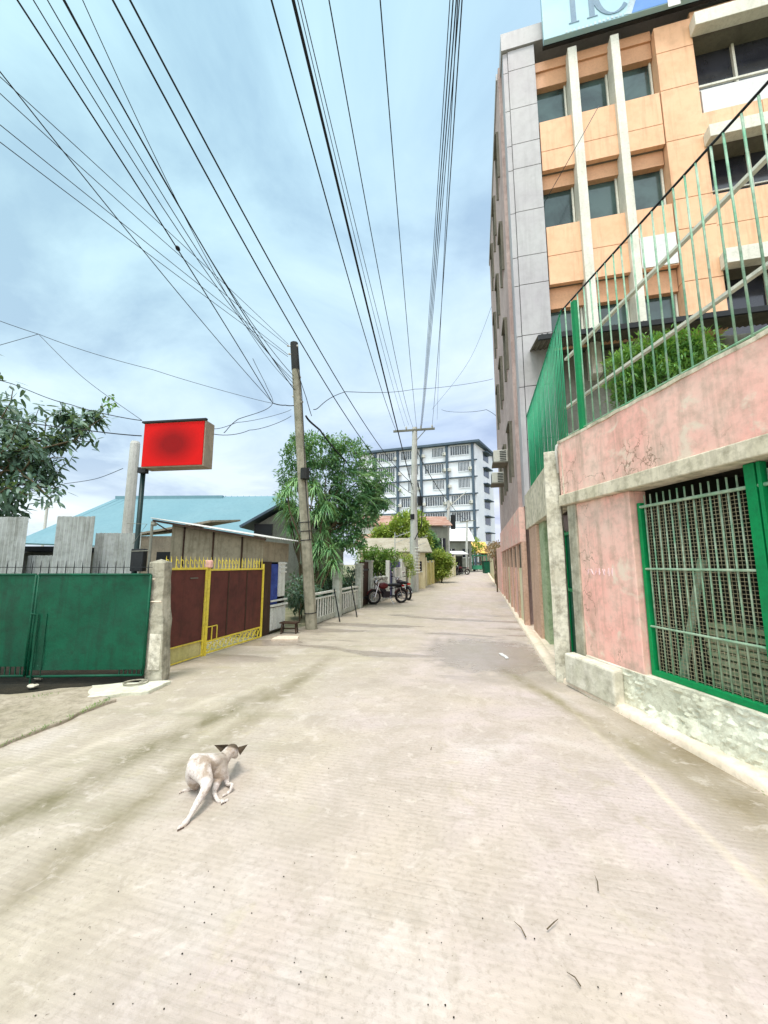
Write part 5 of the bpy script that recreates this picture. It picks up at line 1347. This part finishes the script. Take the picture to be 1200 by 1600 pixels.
for (px, py, r) in ((10,660,.55), (-60,650,.9), (40,740,.45), (-90,760,.8), (0,790,.5), (30,700,.45), (85,690,.28), (70,735,.32), (118,668,.24), (145,652,.2), (100,650,.2)):
    c = AT(px, py, Yt+.2)
    for j in range(int(520*r)):
        v = rv()*r*1.1; leaf(mb2, c+v, rv()+Vector((.3,0,-.3)), Vector((0,-.4,1))+rv()*.7, .23*random.uniform(.6,1.2), .12, .03, 3)
mb.build('trunk', 'trunk', t, smooth=True); mb2.build('crown', 'leaf_dark', t)
mb3 = MB()
for j in range(26): pp_ = AT(172, 628, Yt)+rv()*.16; leaf(mb3, pp_, rv()+Vector((.4,0,-.1)), Vector((0,-.4,1))+rv()*.6, .15, .08, .02, 3)
mb3.build('young_leaves', 'leaf_bush', t)

# big mixed tree by the pole
random.seed(41); Yt = 14.6
t = thing('big_tree', (AT(520,900,Yt).x, Yt, 0), 'big bushy green tree rising behind the leaning utility pole', 'tree')
mb = MB(); root = Vector((AT(515,900,Yt).x, Yt, 0)); fork = AT(512, 830, Yt)
mb.tube([root, root.lerp(fork,.5)+Vector((.06,0,0)), fork], [.2,.16,.13], 8)
bl = [(468,715,.66), (500,705,.8), (540,714,.6), (572,728,.42), (455,745,.5), (500,750,.9), (550,760,.8), (584,765,.34), (596,788,.26), (565,800,.7), (520,800,.8), (475,690,.45), (560,700,.4), (545,840,.55), (450,780,.4), (600,745,.25), (530,690,.4)]
blobs = [(AT(px,py,Yt+jit(.5)), r) for px, py, r in bl]
for c, r in blobs: limb(mb, fork, c, .035, .012, 5, .06)
mb.build('trunk', 'trunk', t, smooth=True)
crown(blobs[:9]+blobs[11:13]+blobs[14:], 11500, .18, .06, 'leaf_green', t, .03, 12, .16)
crown([blobs[i] for i in (7,8,9,10,13)], 6500, .2, .075, 'leaf_green', t, .05, 12, .16, shell=.35)
# arching sprays at the right
mb = MB()
for i in range(60):
    p0 = AT(random.uniform(500,585), random.uniform(720,790), Yt-.5+jit(.5)); ang = random.uniform(-.4,1.0); L_ = random.uniform(.6,1.25); dirv = Vector((math.cos(ang), -.3+jit(.3), random.uniform(.0,.5)))
    for k in range(18):
        q = k/17; c = p0+dirv*L_*q+Vector((0,0,-.6*q*q*L_))
        for sd2 in (-1,1): leaf(mb, c, Vector((dirv.x*.5, sd2*.6, -.35)), Vector((0,0,1)), .12, .032, .02)
mb.build('frond', 'leaf_green', t)
# strap leaved dracaena
random.seed(43); Yd = 12.6
t = thing('strap_leaf_plant', (AT(475,900,Yd).x, Yd, 0), 'tall strap leaved plant with drooping pale leaves beside the leaning pole', 'plant')
mb = MB(); mb2 = MB(); root = Vector((AT(480,900,Yd).x, Yd, 0))
heads = [(448,768), (462,752), (490,762), (452,800), (470,795), (495,800), (505,830), (480,835), (455,822), (515,860), (492,868), (510,790), (500,850), (520,880), (505,895)]
for (px, py) in heads:
    c = AT(px, py, Yd+jit(.5)); limb(mb, root+Vector((jit(.2),0,.2)), c, .032, .02, 5, .04)
    for j in range(80):
        a = random.uniform(0, 2*math.pi); e = random.uniform(-.3, 1.2); d = Vector((math.cos(a)*math.cos(e), math.sin(a)*math.cos(e), math.sin(e)))
        leaf(mb2, c+rv()*.08, d, Vector((0,0,1))+rv()*.2, random.uniform(.4,.68), .06, random.uniform(.3,.6), 4)
mb.build('trunk', 'trunk', t, smooth=True); mb2.build('leaves', 'leaf_strap', t)
# dark undergrowth behind white fence
random.seed(44)
t = thing('dark_shrub', STL0.P(2.6,-1.2,0), 'dark leafy shrub filling the yard behind the white fence', 'shrub')
blobs = [(STL0.P(.4+.5*i, -.75-jit(.2), .55+.7*random.random()), .5) for i in range(10)]
crown(blobs, 6000, .15, .06, 'leaf_dark', t, .03, 10, .15, name='leaves')
mb = MB()
for c, r in blobs: limb(mb, (c.x, c.y, 0), c, .025, .01, 4, .05)
mb.build('stem', 'trunk', t)
def bushtree(name, lab, cat, px, pybase, Y, bl, n, ln, wd, mat, th=.1):
    g = gz(Y); t = thing(name, (AT(px,pybase,Y).x, Y, g), lab, cat); mb = MB(); root = Vector((AT(px,pybase,Y).x, Y, g))
    bb = [(AT(x,y,Y+jit(.4)), r) for x, y, r in bl]; cz = min(c.z for c, r in bb); fork = root+Vector((0,0,max(.3,(cz-g)*.7)))
    mb.tube([root, fork], [th, th*.7], 7)
    for c, r in bb: limb(mb, fork, c, th*.4, th*.12, 4, .06)
    mb.build('trunk', 'trunk', t, smooth=True); crown(bb, n, ln, wd, mat, t, .03, 10, ln*1.1); return t
random.seed(50)
bushtree('yellow_green_tree', 'yellow green tree in front of the white apartment block', 'tree', 628, 870, 28, [(600,850,.8), (592,838,.5), (655,850,.8), (610,845,.8), (630,822,.95), (645,812,.8), (600,835,.6), (650,835,.8), (620,850,.7), (637,840,.8), (655,820,.5)], 11000, .3, .13, 'leaf_yellow', .12)
bushtree('dark_round_tree', 'small dark green tree right of the second utility pole', 'tree', 668, 880, 31, [(662,840,.8), (668,850,.9), (672,862,.8), (660,865,.8)], 4500, .28, .11, 'leaf_green', .12)
bushtree('leafy_shrub', 'sparse mixed shrub above the wall behind the motorcycles', 'shrub', 590, 890, 19.2, [(572,868,.5), (590,872,.6), (604,880,.45), (580,890,.55), (612,868,.35), (600,895,.4)], 3800, .18, .07, 'leaf_mix', .05)
bushtree('flowering_shrub', 'small yellowish shrub by the purple gate', 'shrub', 636, 895, 20.6, [(636,880,.4), (640,892,.35), (632,868,.3)], 900, .14, .06, 'leaf_yellow', .04)
bushtree('vine_hedge', 'bright yellow green vines spilling over the garden wall up the lane', 'vines', 690, 900, 28.5, [(684,868,.55), (690,880,.6), (694,872,.5), (686,892,.6), (692,893,.5), (700,878,.5)], 4200, .2, .09, 'leaf_yellow', .05)
bushtree('far_shrub', 'pale yellow shrub near the orange canopy at the end of the lane', 'shrub', 740, 885, 52, [(737,850,1.2), (742,858,1.0), (732,862,.8)], 900, .4, .18, 'leaf_yellow', .1)
# bush on the terrace
random.seed(61)
t = thing('terrace_bush', NW.P(1.2,-1.6,3.12), 'bright green bush growing on the terrace behind the pickets', 'bush')
bb = [(AT(px,py,Y), r) for px, py, Y, r in ((990,575,6.0,.42), (1020,560,5.8,.45), (1050,555,5.6,.42), (1075,550,5.5,.36), (1010,600,5.8,.42), (1040,590,5.6,.45), (985,610,6.0,.35), (1095,545,5.5,.22))]
crown(bb, 8500, .12, .026, 'leaf_bush', t, .03, 12, .1, name='leaves', shell=.3)
mb = MB()
for c, r in bb: limb(mb, (c.x*.5+bb[0][0].x*.5, c.y, 3.12), c, .03, .012, 4, .05)
mb.build('stem', 'trunk', t)

# ================================================================== motorcycles
def moto(name, lab, body):
    t = thing(name, (0,0,0), lab, 'motorcycle', 'motorcycles parked by the fence')
    for x in (-.62, .62):
        mb = MB(); mb.ring((x,0,.30), (0,1,0), .255, .05, 22, 8); w_ = mb.build('wheel', 'rubber', t, smooth=True)
        mb = MB(); mb.ring((x,0,.30), (0,1,0), .20, .014, 20, 6); mb.tube([(x,-.06,.3), (x,.06,.3)], .045, 10)
        for k in range(8): a = k*math.pi/4; mb.tube([(x,0,.3), (x+.2*math.cos(a),0,.3+.2*math.sin(a))], .006, 4)
        mb.build('rim', 'chrome', w_)
        mb = MB(); k0 = []
        for i in range(9):
            a = R(20+17*i); k0.append(Vector((x+.325*math.cos(a),0,.3+.325*math.sin(a))))
        for p, q in zip(k0, k0[1:]): mb.beam(p, q, .11, .012, up=(p-Vector((x,0,.3))))
        mb.build('mudguard', body, t)
    mb = MB(); mb.tube([(.62,-.09,.3), (.44,-.09,.86)], .02, 8); mb.tube([(.62,.09,.3), (.44,.09,.86)], .02, 8); mb.build('fork', 'chrome', t)
    mb = MB(); mb.tube([(.42,-.36,1.02), (.46,-.2,1.0), (.42,0,.93), (.46,.2,1.0), (.42,.36,1.02)], .014, 8); hb = mb.build('handlebar', 'chrome', t, smooth=True)
    for s_ in (-1,1):
        mb = MB(); mb.tube([(.42,s_*.27,1.02), (.42,s_*.38,1.025)], .022, 8); mb.build('grip', 'rubber', hb)
        mb = MB(); mb.tube([(.44,s_*.24,1.01), (.46,s_*.27,1.17)], .007, 5); mb.ball((.46,s_*.28,1.2), (.02,.07,.045), 8, 6); mb.build('mirror', 'chrome', hb)
    mb = MB(); mb.ball((.54,0,.88), (.09,.1,.1), 12, 8); mb.build('headlight', 'chrome', t, smooth=True)
    mb = MB(); mb.ball((.22,0,.74), (.25,.14,.13), 14, 9); mb.build('fuel_tank', body, t, smooth=True)
    mb = MB(); mb.ball((-.24,0,.76), (.36,.13,.07), 14, 8); mb.build('seat', 'seat_black', t, smooth=True)
    mb = MB(); mb.tube([(.42,0,.82), (.15,0,.62), (-.05,0,.32), (-.45,0,.34), (-.62,0,.3)], .025, 8); mb.tube([(.42,0,.8), (.25,0,.34), (-.05,0,.3)], .022, 8); mb.tube([(-.05,0,.6), (-.55,0,.68)], .02, 8); mb.build('frame', 'bike_dark', t)
    mb = MB(); mb.box((.1,0,.40), (.30,.24,.24)); mb.tube([(.16,0,.45), (.28,0,.62)], .085, 10); mb.build('engine', 'bike_dark', t, bevel=.02)
    mb = MB(); mb.tube([(.25,-.12,.42), (.15,-.14,.24), (-.1,-.15,.24), (-.7,-.16,.34)], [.02,.02,.03,.045], 8); mb.build('exhaust', 'chrome', t, smooth=True)
    mb = MB()
    for s_ in (-1,1): mb.tube([(-.62,s_*.1,.3), (-.5,s_*.1,.66)], .022, 8)
    mb.build('shock', 'chrome', t)
    mb = MB(); mb.box((-.70,0,.72), (.05,.14,.07)); mb.build('tail_light', 'red_face', t)
    mb = MB(); mb.tube([(-.05,.1,.28), (-.15,.26,.0)], .012, 6); mb.build('side_stand', 'chrome', t)
    return t
m1 = moto('motorcycle', 'reddish brown motorcycle parked nearest, side-on beside the white fence', 'bike_red')
p = GR(600, 944); m1.location = p+Vector((.16,.1,0)); m1.rotation_euler = (0, R(0), R(205))
m2 = moto('motorcycle', 'dark motorcycle seen from behind, parked farther along the fence', 'bike_dark')
p = GR(626, 938); m2.location = p+Vector((.1,.5,0)); m2.rotation_euler = (0, 0, R(112))

# ================================================================== end of lane
# green trailer / cage
p = AT(748, 880, 49); g = gz(49)
t = thing('green_trailer', (p.x, 49, g), 'green barred trailer parked at the end of the lane', 'trailer')
mb = MB(); x0, x1 = AT(738,880,49).x, AT(761,880,49).x
mb.box(((x0+x1)/2, 50, g+.55), (x1-x0, 2, .5)); mb.build('body', 'truck_green', t)
mb = MB()
for x in (x0+.05, x1-.05):
    for y in (49.05, 50.95): mb.box((x,y,g+1.4), (.1,.1,1.2))
mb.box(((x0+x1)/2,50,g+2.05), (x1-x0+.1,2.1,.1)); mb.build('cage', 'truck_green', t)
for x in (x0+.35, x1-.35):
    mb = MB(); mb.ring((x,49.3,g+.3), (1,0,0), .22, .08, 16, 6); mb.build('wheel', 'rubber', t)
p0, p1 = AT(756,880,44).x, AT(768,880,44).x; g = gz(44)
t = thing('green_skip', ((p0+p1)/2, 44, g), 'dark green metal bin beside the trailer at the end of the lane', 'bin')
mb = MB(); mb.hexa([Vector(v) for v in ((p0+.1,44,g), (p1-.1,44,g), (p1-.1,45,g), (p0+.1,45,g), (p0,43.9,g+1.35), (p1,43.9,g+1.35), (p1,45.1,g+1.35), (p0,45.1,g+1.35))]); mb.build('body', 'green_paint', t, bevel=.02)
mb = MB(); mb.box(((p0+p1)/2,44.5,g+1.39), (p1-p0+.1,1.3,.06)); mb.build('lid', 'dark_metal', t, bevel=.01)
# orange canopy
a, b = AT(741,862,54), AT(764,862,54); g = gz(50)
t = thing('orange_canopy', ((a.x+b.x)/2, 54, g), 'orange and yellow tarpaulin canopy at the end of the lane', 'canopy')
mb = MB(); mb.slab([(a.x,53,g+2.4), (b.x,53,g+2.4), (b.x,56,g+4.1), (a.x,56,g+4.1)], .06); mb.build('tarpaulin', 'orange_tarp', t)
for x in (a.x+.1, b.x-.1):
    mb = MB(); mb.tube([(x,53.1,g), (x,53.1,g+2.4)], .05, 6); mb.build('post', 'grey_wall', t)
# shade roof with tricycles left of pole 4
a, b = AT(704,870,42), AT(729,870,42); g = gz(42)
t = thing('carport', ((a.x+b.x)/2, 42, g), 'white roofed carport sheltering a parked tricycle near the third utility pole', 'carport')
mb = MB(); mb.slab([(a.x,41,g+2.1), (b.x,41,g+2.1), (b.x,44,g+2.5), (a.x,44,g+2.5)], .07); mb.build('roof', 'white_panel', t)
for x in (a.x+.1, b.x-.1):
    for y in (41.2, 43.8): mb = MB(); mb.tube([(x,y,g), (x,y,g+2.1)], .05, 6); mb.build('post', 'grey_wall', t)
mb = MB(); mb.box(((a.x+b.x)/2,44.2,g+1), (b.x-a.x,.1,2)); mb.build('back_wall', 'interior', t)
def copytree(src, loc, rz, label):
    r = src.copy(); C.objects.link(r); r.location = loc; r.rotation_euler = (0,0,rz); r['label'] = label
    for ch in list(src.children):
        c = ch.copy(); C.objects.link(c); c.parent = r
        for g2 in ch.children: d_ = g2.copy(); C.objects.link(d_); d_.parent = c
    return r
copytree(m2, (AT(713,890,40).x, 40.2, gz(40)), R(230), 'dark motorcycle parked in front of the white roofed carport')
copytree(m1, (AT(722,890,40.6).x, 40.6, gz(40.6)), R(200), 'reddish motorcycle parked at the right side of the carport')
# right side far frontage
SE = 9.45
def rwall(s0, s1, h_, mat, lab, d0=-.1, name='boundary_wall'):
    g0, g1 = gz(SB.P(s0,0,0).y), gz(SB.P(s1,0,0).y); mb = MB()
    a = [SB.P(s0,d0-.2,g0-.1), SB.P(s1,d0-.2,g1-.1), SB.P(s1,d0,g1-.1), SB.P(s0,d0,g0-.1)]; b = [v+Vector((0,0,h_+.1)) for v in a]; mb.hexa(a+b)
    return tag(mb.build(name, mat, bevel=.02), lab, 'wall')
rwall(9.5, 14, 2.4, 'pink_wall', 'pink boundary wall just past the tall building', .15)
rwall(14.1, 20, 1.9, 'pink_wall', 'low faded pink wall farther up the right side of the lane', .1)
rwall(20.1, 33, 1.7, 'cream_wall', 'cream wall at the far right end of the lane', .0)
mb = MB(); 
pr_ = SB.P(11.5,.2,gz(21)); mb.tube([pr_+Vector((-.1,0,0)), pr_+Vector((-.1,0,2.2))], .04, 6); o = mb.build('lone_post', 'trunk'); tag(o, 'thin brown post standing against the pink wall up the lane', 'post')
random.seed(71)
t = thing('dry_climber', SB.P(15,.3,gz(25)), 'brownish dry climbing plant over the pink wall up the lane', 'plant')
bb = [(SB.P(14.5+i*.8, .15, gz(24)+2.2+.3*random.random()), .55) for i in range(5)]
crown(bb, 1300, .2, .06, 'leaf_dry', t, .05, 10, .2, name='leaves')
mb = MB()
for c, r in bb: limb(mb, (c.x,c.y,gz(24)), c, .03, .015, 4, .04)
mb.build('stem', 'trunk', t)
# filler houses on the far right horizon
house('far_right_house', 765, 800, 868, 855, 60, 8, 'tan_wall', 'grey_roof', 'far tan house at the right end of the lane', 1)

# ================================================================== small litter and grit
random.seed(81); mb = MB()
for i in range(130):
    px, py = random.uniform(0,1200), random.uniform(1010,1600); p = G(px, py)
    if p.x > 2.5 or p.x < -5: continue
    r = random.uniform(.0012,.0035); mb.ball(p+Vector((0,0,.012*math.sin(1.5)+r*.5)), (r*1.3,r,r*.8), 5, 3)
g_ = mb.build('grit', 'soil'); tag(g_, 'scattered dark grit over the lane', 'grit', None, 'stuff')
LT = [((935,1398),.10,70,'dry twig lying alone on the right of the lane'), ((855,1460),.09,35,'dry twig with a bent tip near the lower middle of the lane'), ((822,1472),.08,110,'curled dark twig left of the bent twig'), ((673,1175),.05,80,'tiny dark twig near the centre of the lane'), ((908,1550),.06,120,'dark leaf stalk close to the bottom of the lane')]
for (pxy, L_, ang, lab) in LT:
    p = G(*pxy)+Vector((0,0,.02)); d = Vector((math.cos(R(ang)), math.sin(R(ang)), 0))
    mb = MB(); mb.tube([p, p+d*L_*.5+Vector((.006,0,.006)), p+d*L_], [.003,.0025,.001], 5); tag(mb.build('twig', 'trunk'), lab, 'twig', 'twigs on the lane')
random.seed(91); mb = MB()
for (x0_, y0_, x1_, y1_, k_) in ((125,1118,172,1098,130), (0,1172,120,1122,60), (30,1098,90,1090,40)):
    for i in range(k_):
        t_ = random.random(); p = G(x0_+(x1_-x0_)*t_+jit(3), y0_+(y1_-y0_)*t_+jit(2)); p.z = .03
        leaf(mb, p, Vector((jit(.8), jit(.8), 1)), Vector((0,1,0))+rv()*.5, random.uniform(.02,.065), .006, .01)
for i in range(140):
    y_ = random.uniform(2.5, 9); p = Vector((kerb_x(y_)-.03+jit(.02), y_, .012))
    if mnz.noise(p*1.7) > .05: leaf(mb, p, Vector((jit(.8), jit(.8), 1)), Vector((0,1,0))+rv()*.5, random.uniform(.012,.035), .005, .01)
g_ = mb.build('grass', 'leaf_mix'); tag(g_, 'short grass growing in the crack of the verge', 'grass', None, 'stuff')
# ring of rope/wire at the pillar foot
p = G(215,1072); mb = MB(); mb.ring(p+Vector((0,-.05,.065)), (0,.05,1), .14, .012, 20, 6); tag(mb.build('wire_loop', 'old_concrete', smooth=True), 'loop of old wire on the ground at the foot of the crumbling pillar', 'wire')
p = G(790,1028); mb = MB(); mb.prism(rough_poly([(p.x-.03,p.y-.12), (p.x+.04,p.y-.1), (p.x+.04,p.y+.3), (p.x-.03,p.y+.3)], .08, .012), .011, .018); tag(mb.build('reflection_patch', 'white_panel'), 'white patch painted as a reflection on the wet lane near the right kerb', 'painted reflection')  # white sheet stands in for a bright reflection on the wet road

# ================================================================== dog
def dog():
    D = {}
    J = lambda px, py, Y: AT(260+px/7.5, 1140+py/7.5, Y)
    Yr, Yf = 3.02, 3.10
    V = []; E = []; Rr = []
    def add(p, r, par=None):
        V.append(Vector(p)); Rr.append(r); i = len(V)-1
        if par is not None: E.append((par, i))
        return i
    pelvis = add(J(370,490,3.02), .092)
    belly = add(J(440,400,3.09), .088, pelvis)
    chest = add(J(590,400,3.13), .082, belly)
    neck = add(J(670,340,3.17), .056, chest)
    nk2 = add(J(730,265,3.20), .042, neck)
    head = add(J(770,232,3.26), .057, nk2)
    muz = add(J(800,290,3.36), .030, head)
    nose = add(J(812,315,3.43), .020, muz)
    rump = add(J(315,430,3.0), .080, pelvis)
    # right hind leg reaching back (towards the viewer)
    brisket = add(J(640,470,3.12), .062, chest)
    h1 = add(J(490,590,2.95), .052, pelvis); h2 = add(J(450,715,2.88), .031, h1); h3 = add(J(350,875,2.78), .023, h2)
    h4 = add(J(256,1045,2.71), .0125, h3); gp = G(290,1291); h5 = add(gp+Vector((.002,.0,.024)), .021, h4); h6 = add(gp+Vector((-.008,-.03,.018)), .019, h5)
    # left hind leg, folded under the haunch
    l1 = add(J(325,590,3.06), .056, rump); l2 = add(J(350,700,3.07), .026, l1); gp = G(293,1238); l3 = add(gp+Vector((.05,.02,.035)), .015, l2); l4 = add(gp+Vector((.01,0,.018)), .013, l3); l5 = add(gp+Vector((-.03,-.01,.014)), .011, l4)
    # front right, wrist bent
    f1 = add(J(610,590,3.08), .034, brisket); f2 = add(J(560,730,3.03), .018, f1); gp = G(345,1256); f3 = add(gp+Vector((-.045,.01,.045)), .013, f2); f4 = add(gp+Vector((-.02,.0,.016)), .013, f3); f5 = add(gp+Vector((.025,.0,.016)), .013, f4)
    # front left
    g1 = add(J(700,560,3.15), .028, brisket); g2 = add(J(712,640,3.12), .015, g1); gp = G(357,1242); g3 = add(gp+Vector((.018,.02,.06)), .012, g2); g4 = add(gp+Vector((.006,.01,.018)), .012, g3); g5 = add(gp+Vector((-.012,-.018,.014)), .011, g4)
    me = bpy.data.meshes.new('dog_body'); me.from_pydata([tuple(v) for v in V], E, [])
    o = bpy.data.objects.new('dog_tmp', me); C.objects.link(o)
    sk = o.modifiers.new('skin', 'SKIN'); sk.use_smooth_shade = True
    for i, r in enumerate(Rr): me.skin_vertices[0].data[i].radius = (r, r)
    me.skin_vertices[0].data[0].use_root = True
    ss = o.modifiers.new('sub', 'SUBSURF'); ss.levels = 2; ss.render_levels = 2
    dg_ = bpy.context.evaluated_depsgraph_get(); ev = o.evaluated_get(dg_); nm = bpy.data.meshes.new_from_object(ev)
    bpy.data.objects.remove(o)
    # coat
    n = NM('dog_coat'); a = n.noise(9, 4, .6, dist=.4); b = n.noise(60, 3, .7); f = n.noise(220, 3, .7, n.mp((1,1,.3)))
    col = n.mix(n.ramp(a, [(.48,0.0), (.60,1.0)]), lin((220,212,206)), lin((176,160,144)))
    col = n.mix(n.ramp(b, [(.48,0.0), (.7,.5)]), col, lin((140,120,104)))
    hp = V[head]; g = n.nd('ShaderNodeTexGradient'); g.gradient_type = 'SPHERICAL'; m_ = n.mp((1,1,1), loc=tuple(-x for x in (hp+Vector((.0,.012,.045))))); n.ln(n.mp((13,13,13), src=m_), g.inputs[0])
    col = n.mix(n.ramp(g.outputs['Fac'], [(.0,0.0), (.3,1.0)]), col, lin((96,84,70)))
    # grey saddle patch at the shoulder
    g2_ = n.nd('ShaderNodeTexGradient'); g2_.gradient_type = 'SPHERICAL'; sp2 = J(650,345,3.12); m2_ = n.mp((1,1,1), loc=tuple(-x for x in sp2)); n.ln(n.mp((9,9,9), src=m2_), g2_.inputs[0])
    col = n.mix(n.ramp(n.math('ADD', g2_.outputs['Fac'], n.math('MULTIPLY', a, .2)), [(.3,0.0), (.6,.6)]), col, lin((160,146,128)))
    coat = n.fin(col, .9, f, .9, .008)
    M['dog_coat'] = coat; mt('dog_ear', (70,60,48), (92,78,62), rough=.9); mt('dog_claw', (92,76,66), rough=.6); mt('dog_eye', (20,14,10), rough=.2)
    root = thing('dog', (V[pelvis].x, V[pelvis].y, 0), 'thin white dog with dark ears trotting away up the lane', 'dog')
    o0 = WL[root.name]
    for v in nm.vertices: v.co = v.co-o0
    nm.materials.clear(); nm.materials.append(coat)
    bo = bpy.data.objects.new('body', nm); C.objects.link(bo); bo.parent = root; WL[bo.name] = o0
    # ears: cupped triangles, spread wide
    H0 = V[head]
    for (tip, b0, b1) in (((560,182,3.24), (725,178,3.27), (655,282,3.25)), ((955,172,3.27), (842,205,3.27), (870,292,3.27))):
        mb = MB(); T = J(*tip); A = J(*b0); B = J(*b1); nrm = (A-T).cross(B-T).normalized()*.012; mid = (A+B)/2+nrm*1.5
        mb.add([T, A, B, mid, T+nrm*.3, A+nrm, B+nrm], [(0,1,3), (0,3,2), (4,3,5), (4,6,3), (0,4,5,1), (0,2,6,4), (1,5,3), (2,3,6)])
        mb.build('ear', 'dog_ear', root)
    for s_ in (-1, 1):
        e = V[head]+Vector((s_*.028+.012, .055, -.012)); mb = MB(); mb.ball(e, .009, 8, 6); mb.build('eye', 'dog_eye', root, smooth=True)
    mb = MB(); mb.ball(V[nose]+Vector((.002,.016,.0)), (.014,.010,.011), 8, 6); mb.build('nose', 'dog_claw', root, smooth=True)
    for k in (h6, l5, f5, g5):
        mb = MB()
        for q in (-.012, 0, .012):
            p_ = V[k]; mb.ball(p_+Vector((q*.7,q*.9-.016,-.006)), (.008,.011,.007) if k == h6 else (.006,.009,.006), 6, 5)
        mb.build('claws', 'dog_claw', root, smooth=True)
        mb = MB()
        for q in (-.017, -.006, .006, .017):
            p_ = V[k]; mb.ball(p_+Vector((q*.7, q*.8+.004, -.002)), (.012,.018,.012) if k == h6 else (.009,.013,.009), 8, 6)
        mb.build('toes', 'dog_coat', root, smooth=True)
dog()
